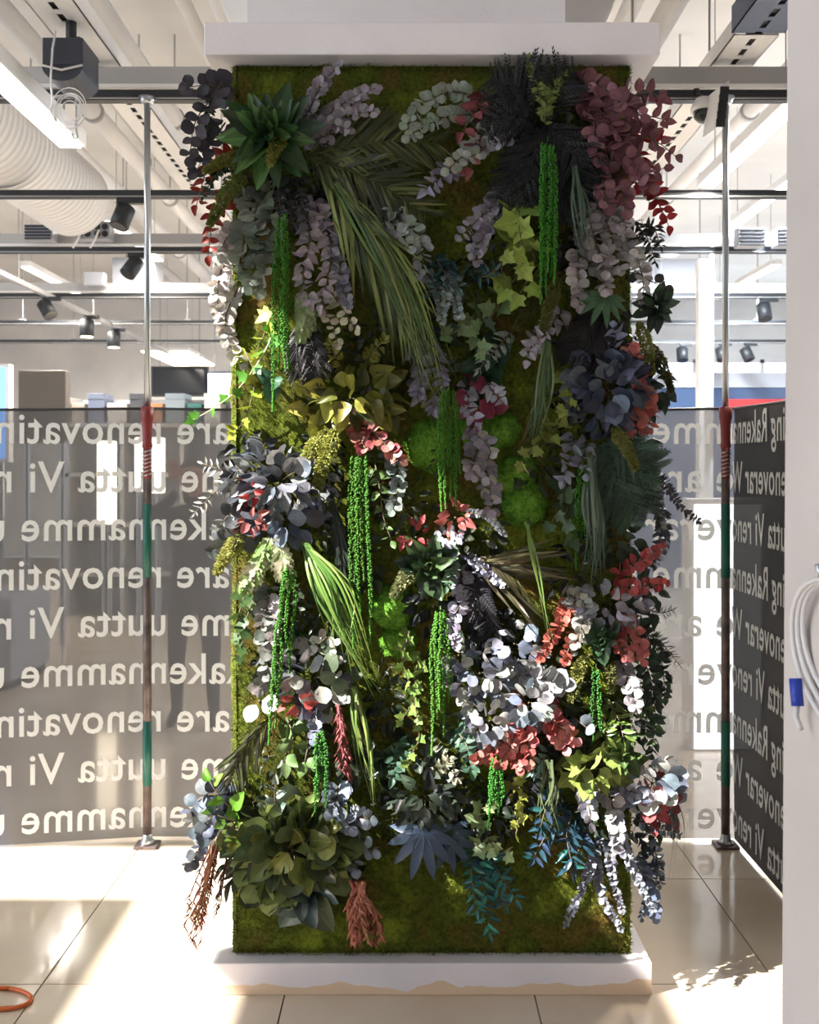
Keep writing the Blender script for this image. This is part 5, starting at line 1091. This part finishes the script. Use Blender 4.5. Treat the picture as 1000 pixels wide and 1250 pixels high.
branch('single grey leaf on a stalk beside the coral mound', [[(694, 870), (706, 880), (716, 888)]], 27, (112, 122, 132), dens=2.0, pair=False)
plume('pale olive plume beside the lower green tassel', (712, 800), (696, 856), 17, (132, 134, 70), .12)
plume('olive plume hanging beside the grey lilac string', (744, 800), (746, 846), 13, (100, 102, 56), .1)
amaranth('single green tassel pair beside the pale olive plume', (728, 812), 92, 2, 8, (50, 116, 36), .11)
branch('greyish lilac string hanging at the pillar edge', [[(758, 808), (768, 836), (776, 860)]], 20, (150, 146, 152), dens=.45)
branch('dark green leafy branch hanging along the lower pillar edge', [[(770, 780, .03), (792, 820, .06), (800, 870, .06), (796, 920, .05)], [(772, 820, .03), (786, 860, .06), (788, 900, .06)], [(776, 760, .02), (806, 800, .04), (812, 850, .04)]], 21, (46, 62, 46), 'ovate', .45, name='dark_leaf_branch', cols=[(46, 62, 46), (38, 44, 42), (70, 92, 52)])
branch('spiky dark conifer sprig poking past the pillar edge', [[(780, 770, .03), (806, 784, .05), (830, 812, .05)], [(780, 740, .03), (806, 748, .05), (822, 744, .05)]], 14, (38, 44, 42), 'narrow', .22, name='conifer_sprig', cat='sprig')
branch('olive green upright leaves below the greyish lilac string', [[(744, 860), (756, 880), (762, 905)], [(738, 850), (728, 880), (742, 900)]], 28, (88, 106, 48), 'lance', .5, name='leafy_twig', cat='twig')
# --- right bottom
cluster('yellow green leaf rosette above the lower silver strands', (728, 938), 32, 18, 26, 26, (120, 134, 60), ('broad', 'ivy'), .14, [(120, 134, 60), (98, 112, 52), (140, 150, 78)])
rosette('dark green lobed leaves beside the yellow green rosette', (760, 918), 36, 14, (74, 96, 52), 'broad', .08, lsize=28)
cluster('slate and white eucalyptus cluster at the lower pillar edge', (796, 956), 30, 26, 26, 24, (128, 138, 150), 'round', .1, [(128, 138, 150), (159, 161, 156), (96, 104, 118)])
cluster('red leaves under the slate and white cluster', (800, 978), 20, 30, 18, 17, (153, 70, 70), 'round', .09, name='red_bloom', cat='flower')
branch('pale lilac eucalyptus strand below the yellow green rosette', [[(716, 955), (718, 980), (722, 1004)], [(736, 955), (748, 985), (754, 1030)], [(752, 950), (768, 965), (790, 972)]], 21, (142, 141, 147), dens=.45, cols=[(142, 141, 147), (165, 166, 158), (140, 138, 152)])
for pth, tx in (([(732, 1020), (716, 1070), (690, 1130)], 'leaning to the teal leaves'), ([(726, 1040), (734, 1090), (758, 1134)], 'falling to the lower moss'), ([(742, 1020), (748, 1070), (760, 1112)], 'hanging straight'), ([(758, 1020), (772, 1060), (798, 1112)], 'leaning over the pillar edge')):
    branch('silver grey small leaved eucalyptus rope '+tx, [pth], 11, (126, 130, 140), dens=.38, taper=.5, tw=1.0)
branch('dark twiggy branch past the lower pillar edge', [[(776, 1000, .04), (804, 1010, .06), (828, 1018, .05)], [(776, 1020, .04), (800, 1040, .06), (806, 1080, .05)], [(780, 1040, .02), (796, 1070, .04), (784, 1120, .03)], [(776, 990, .03), (800, 990, .05), (822, 998, .05)]], 14, (62, 68, 78), 'ovate', .45, name='dark_sprig', cat='sprig', cols=[(62, 68, 78), (44, 46, 54), (104, 114, 124)])
branch('blue slate leaf tail hanging beside the plinth corner', [[(776, 1050, .03), (792, 1085, .05), (800, 1118, .05)]], 18, (96, 106, 124), dens=.5)
grass('thin dark grass hairs drooping past the lower pillar edge', (796, 940), [(818, 985), (826, 990)], [(818, 1060), (830, 1070), (812, 1090), (834, 1030)], 10, (70, 72, 70), .8, 4, .05, .06)
branch('dark teal long leaved branch in the lower part of the wall', [[(690, 985), (672, 1010), (652, 1046)], [(700, 990), (692, 1020), (700, 1062)], [(686, 970), (668, 985), (660, 1010)], [(712, 1000), (706, 1040), (690, 1060)]], 28, (40, 68, 80), 'lance', .42, name='teal_branch', cols=[(40, 68, 80), (36, 84, 82), (52, 70, 92)])
branch('bright teal long leaved branch hanging onto lower moss', [[(584, 1040), (590, 1080), (598, 1138)], [(596, 1040), (612, 1070), (630, 1098)], [(590, 1050), (608, 1086), (616, 1104)], [(578, 1030), (576, 1070), (582, 1110)]], 25, (44, 98, 92), 'lance', .42, name='teal_branch', cols=[(44, 98, 92), (40, 74, 88), (58, 124, 108)])
grass('thin grey green grass fan beside the lower tassels', (670, 930), [(662, 965), (672, 970)], [(654, 1018), (680, 1020), (664, 1000), (690, 1030)], 14, (96, 108, 76), 1.3, 5, .07, .09)
branch('silver teal leaf sprig under the coral branch', [[(668, 920), (656, 935), (648, 942)]], 22, (118, 146, 134), 'lance', .4, name='teal_sprig', cat='sprig')
amaranth('green tassels below the coral mound', (606, 926), 88, 5, 17, (56, 132, 36), .12, 3.0)
branch('pale green ivy in front of the lower dark leaves', [[(584, 1010), (586, 990), (598, 984)], [(588, 1020), (604, 1030), (618, 1044)], [(572, 1020), (584, 1034), (596, 1040)]], 27, (136, 156, 106), 'ivy', .7, name='ivy_runner', cat='ivy', pair=False)
branch('yellow ivy leaves beside the tassels below the coral mound', [[(622, 952), (638, 966), (634, 980)], [(626, 990), (632, 1002), (630, 1020)]], 25, (146, 152, 66), 'ivy', .85, name='ivy_runner', cat='ivy', pair=False)
cluster('glossy black green leaf mound above the blue fingered leaf', (520, 972), 46, 50, 90, 20, (38, 46, 40), 'ovate', .13, [(38, 46, 40), (30, 34, 34), (64, 72, 62), (50, 62, 48)])
branch('grey green hop like sprig above the black green mound', [[(530, 920), (545, 934), (556, 950)], [(520, 930), (536, 938), (550, 928)]], 17, (150, 150, 128), 'ovate', .45, name='leafy_twig', cat='twig')
hand_leaf('blue fingered leaf hanging under the black green mound', (516, 1014), 60, (0, -.35, -1), (72, 88, 110), .11)
hand_leaf('blue green fingered leaf beside the bluer one', (546, 1020), 48, (.5, -.3, -1), (62, 80, 98), .08)
rosette('dark broad leaves beside the black green mound', (470, 925), 34, 9, (50, 66, 48), 'broad', .05, lsize=30)
branch('dark green leaf sprig beside the tassels in the lower middle', [[(556, 890), (570, 910), (576, 940)], [(500, 900), (486, 925), (480, 950)]], 22, (60, 88, 70), 'ovate', .5, name='leafy_twig', cat='twig')
# --- invented filler sprigs, dark leaf colours standing in for shaded moss between plants
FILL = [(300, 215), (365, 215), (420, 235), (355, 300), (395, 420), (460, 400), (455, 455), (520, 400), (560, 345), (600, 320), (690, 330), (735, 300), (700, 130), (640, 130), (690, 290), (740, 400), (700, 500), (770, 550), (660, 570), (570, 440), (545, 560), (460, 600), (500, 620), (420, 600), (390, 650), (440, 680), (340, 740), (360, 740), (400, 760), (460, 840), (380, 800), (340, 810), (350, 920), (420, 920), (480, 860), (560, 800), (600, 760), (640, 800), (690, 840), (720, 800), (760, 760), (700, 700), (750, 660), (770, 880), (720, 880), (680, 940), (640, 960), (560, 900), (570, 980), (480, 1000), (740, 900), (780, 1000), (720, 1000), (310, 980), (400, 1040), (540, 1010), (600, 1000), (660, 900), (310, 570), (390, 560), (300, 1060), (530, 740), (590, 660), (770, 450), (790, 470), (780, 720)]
ft = 'dark short leaved sprig standing in for a shaded gap between plants'
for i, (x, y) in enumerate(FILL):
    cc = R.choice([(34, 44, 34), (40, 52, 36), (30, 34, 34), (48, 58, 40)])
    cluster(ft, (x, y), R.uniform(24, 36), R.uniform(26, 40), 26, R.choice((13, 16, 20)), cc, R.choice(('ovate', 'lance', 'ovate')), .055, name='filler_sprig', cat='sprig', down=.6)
plants = {}
for o in COL.objects:                                  # every filler sprig is told apart by the plant it sits behind
    lb = o.get('label')
    if o.parent is None and lb and lb != ft and abs(o.location.y-WALL_Y) < 0.25 and o.location.z < ZT and o.name.split('.')[0] not in ('pillar', 'moss_cladding') and 'group' not in o and len(lb.split()) <= 11:
        plants[lb] = o.location
for o in list(COL.objects):
    if o.get('label') == ft:
        if not plants: o['group'] = ft; continue
        lb = min(plants, key=lambda q: (plants[q].x-o.location.x)**2+(plants[q].z-o.location.z)**2); plants.pop(lb)
        o['label'] = 'shade filler sprig tucked beside '+lb; o['group'] = 'shade filler sprigs'
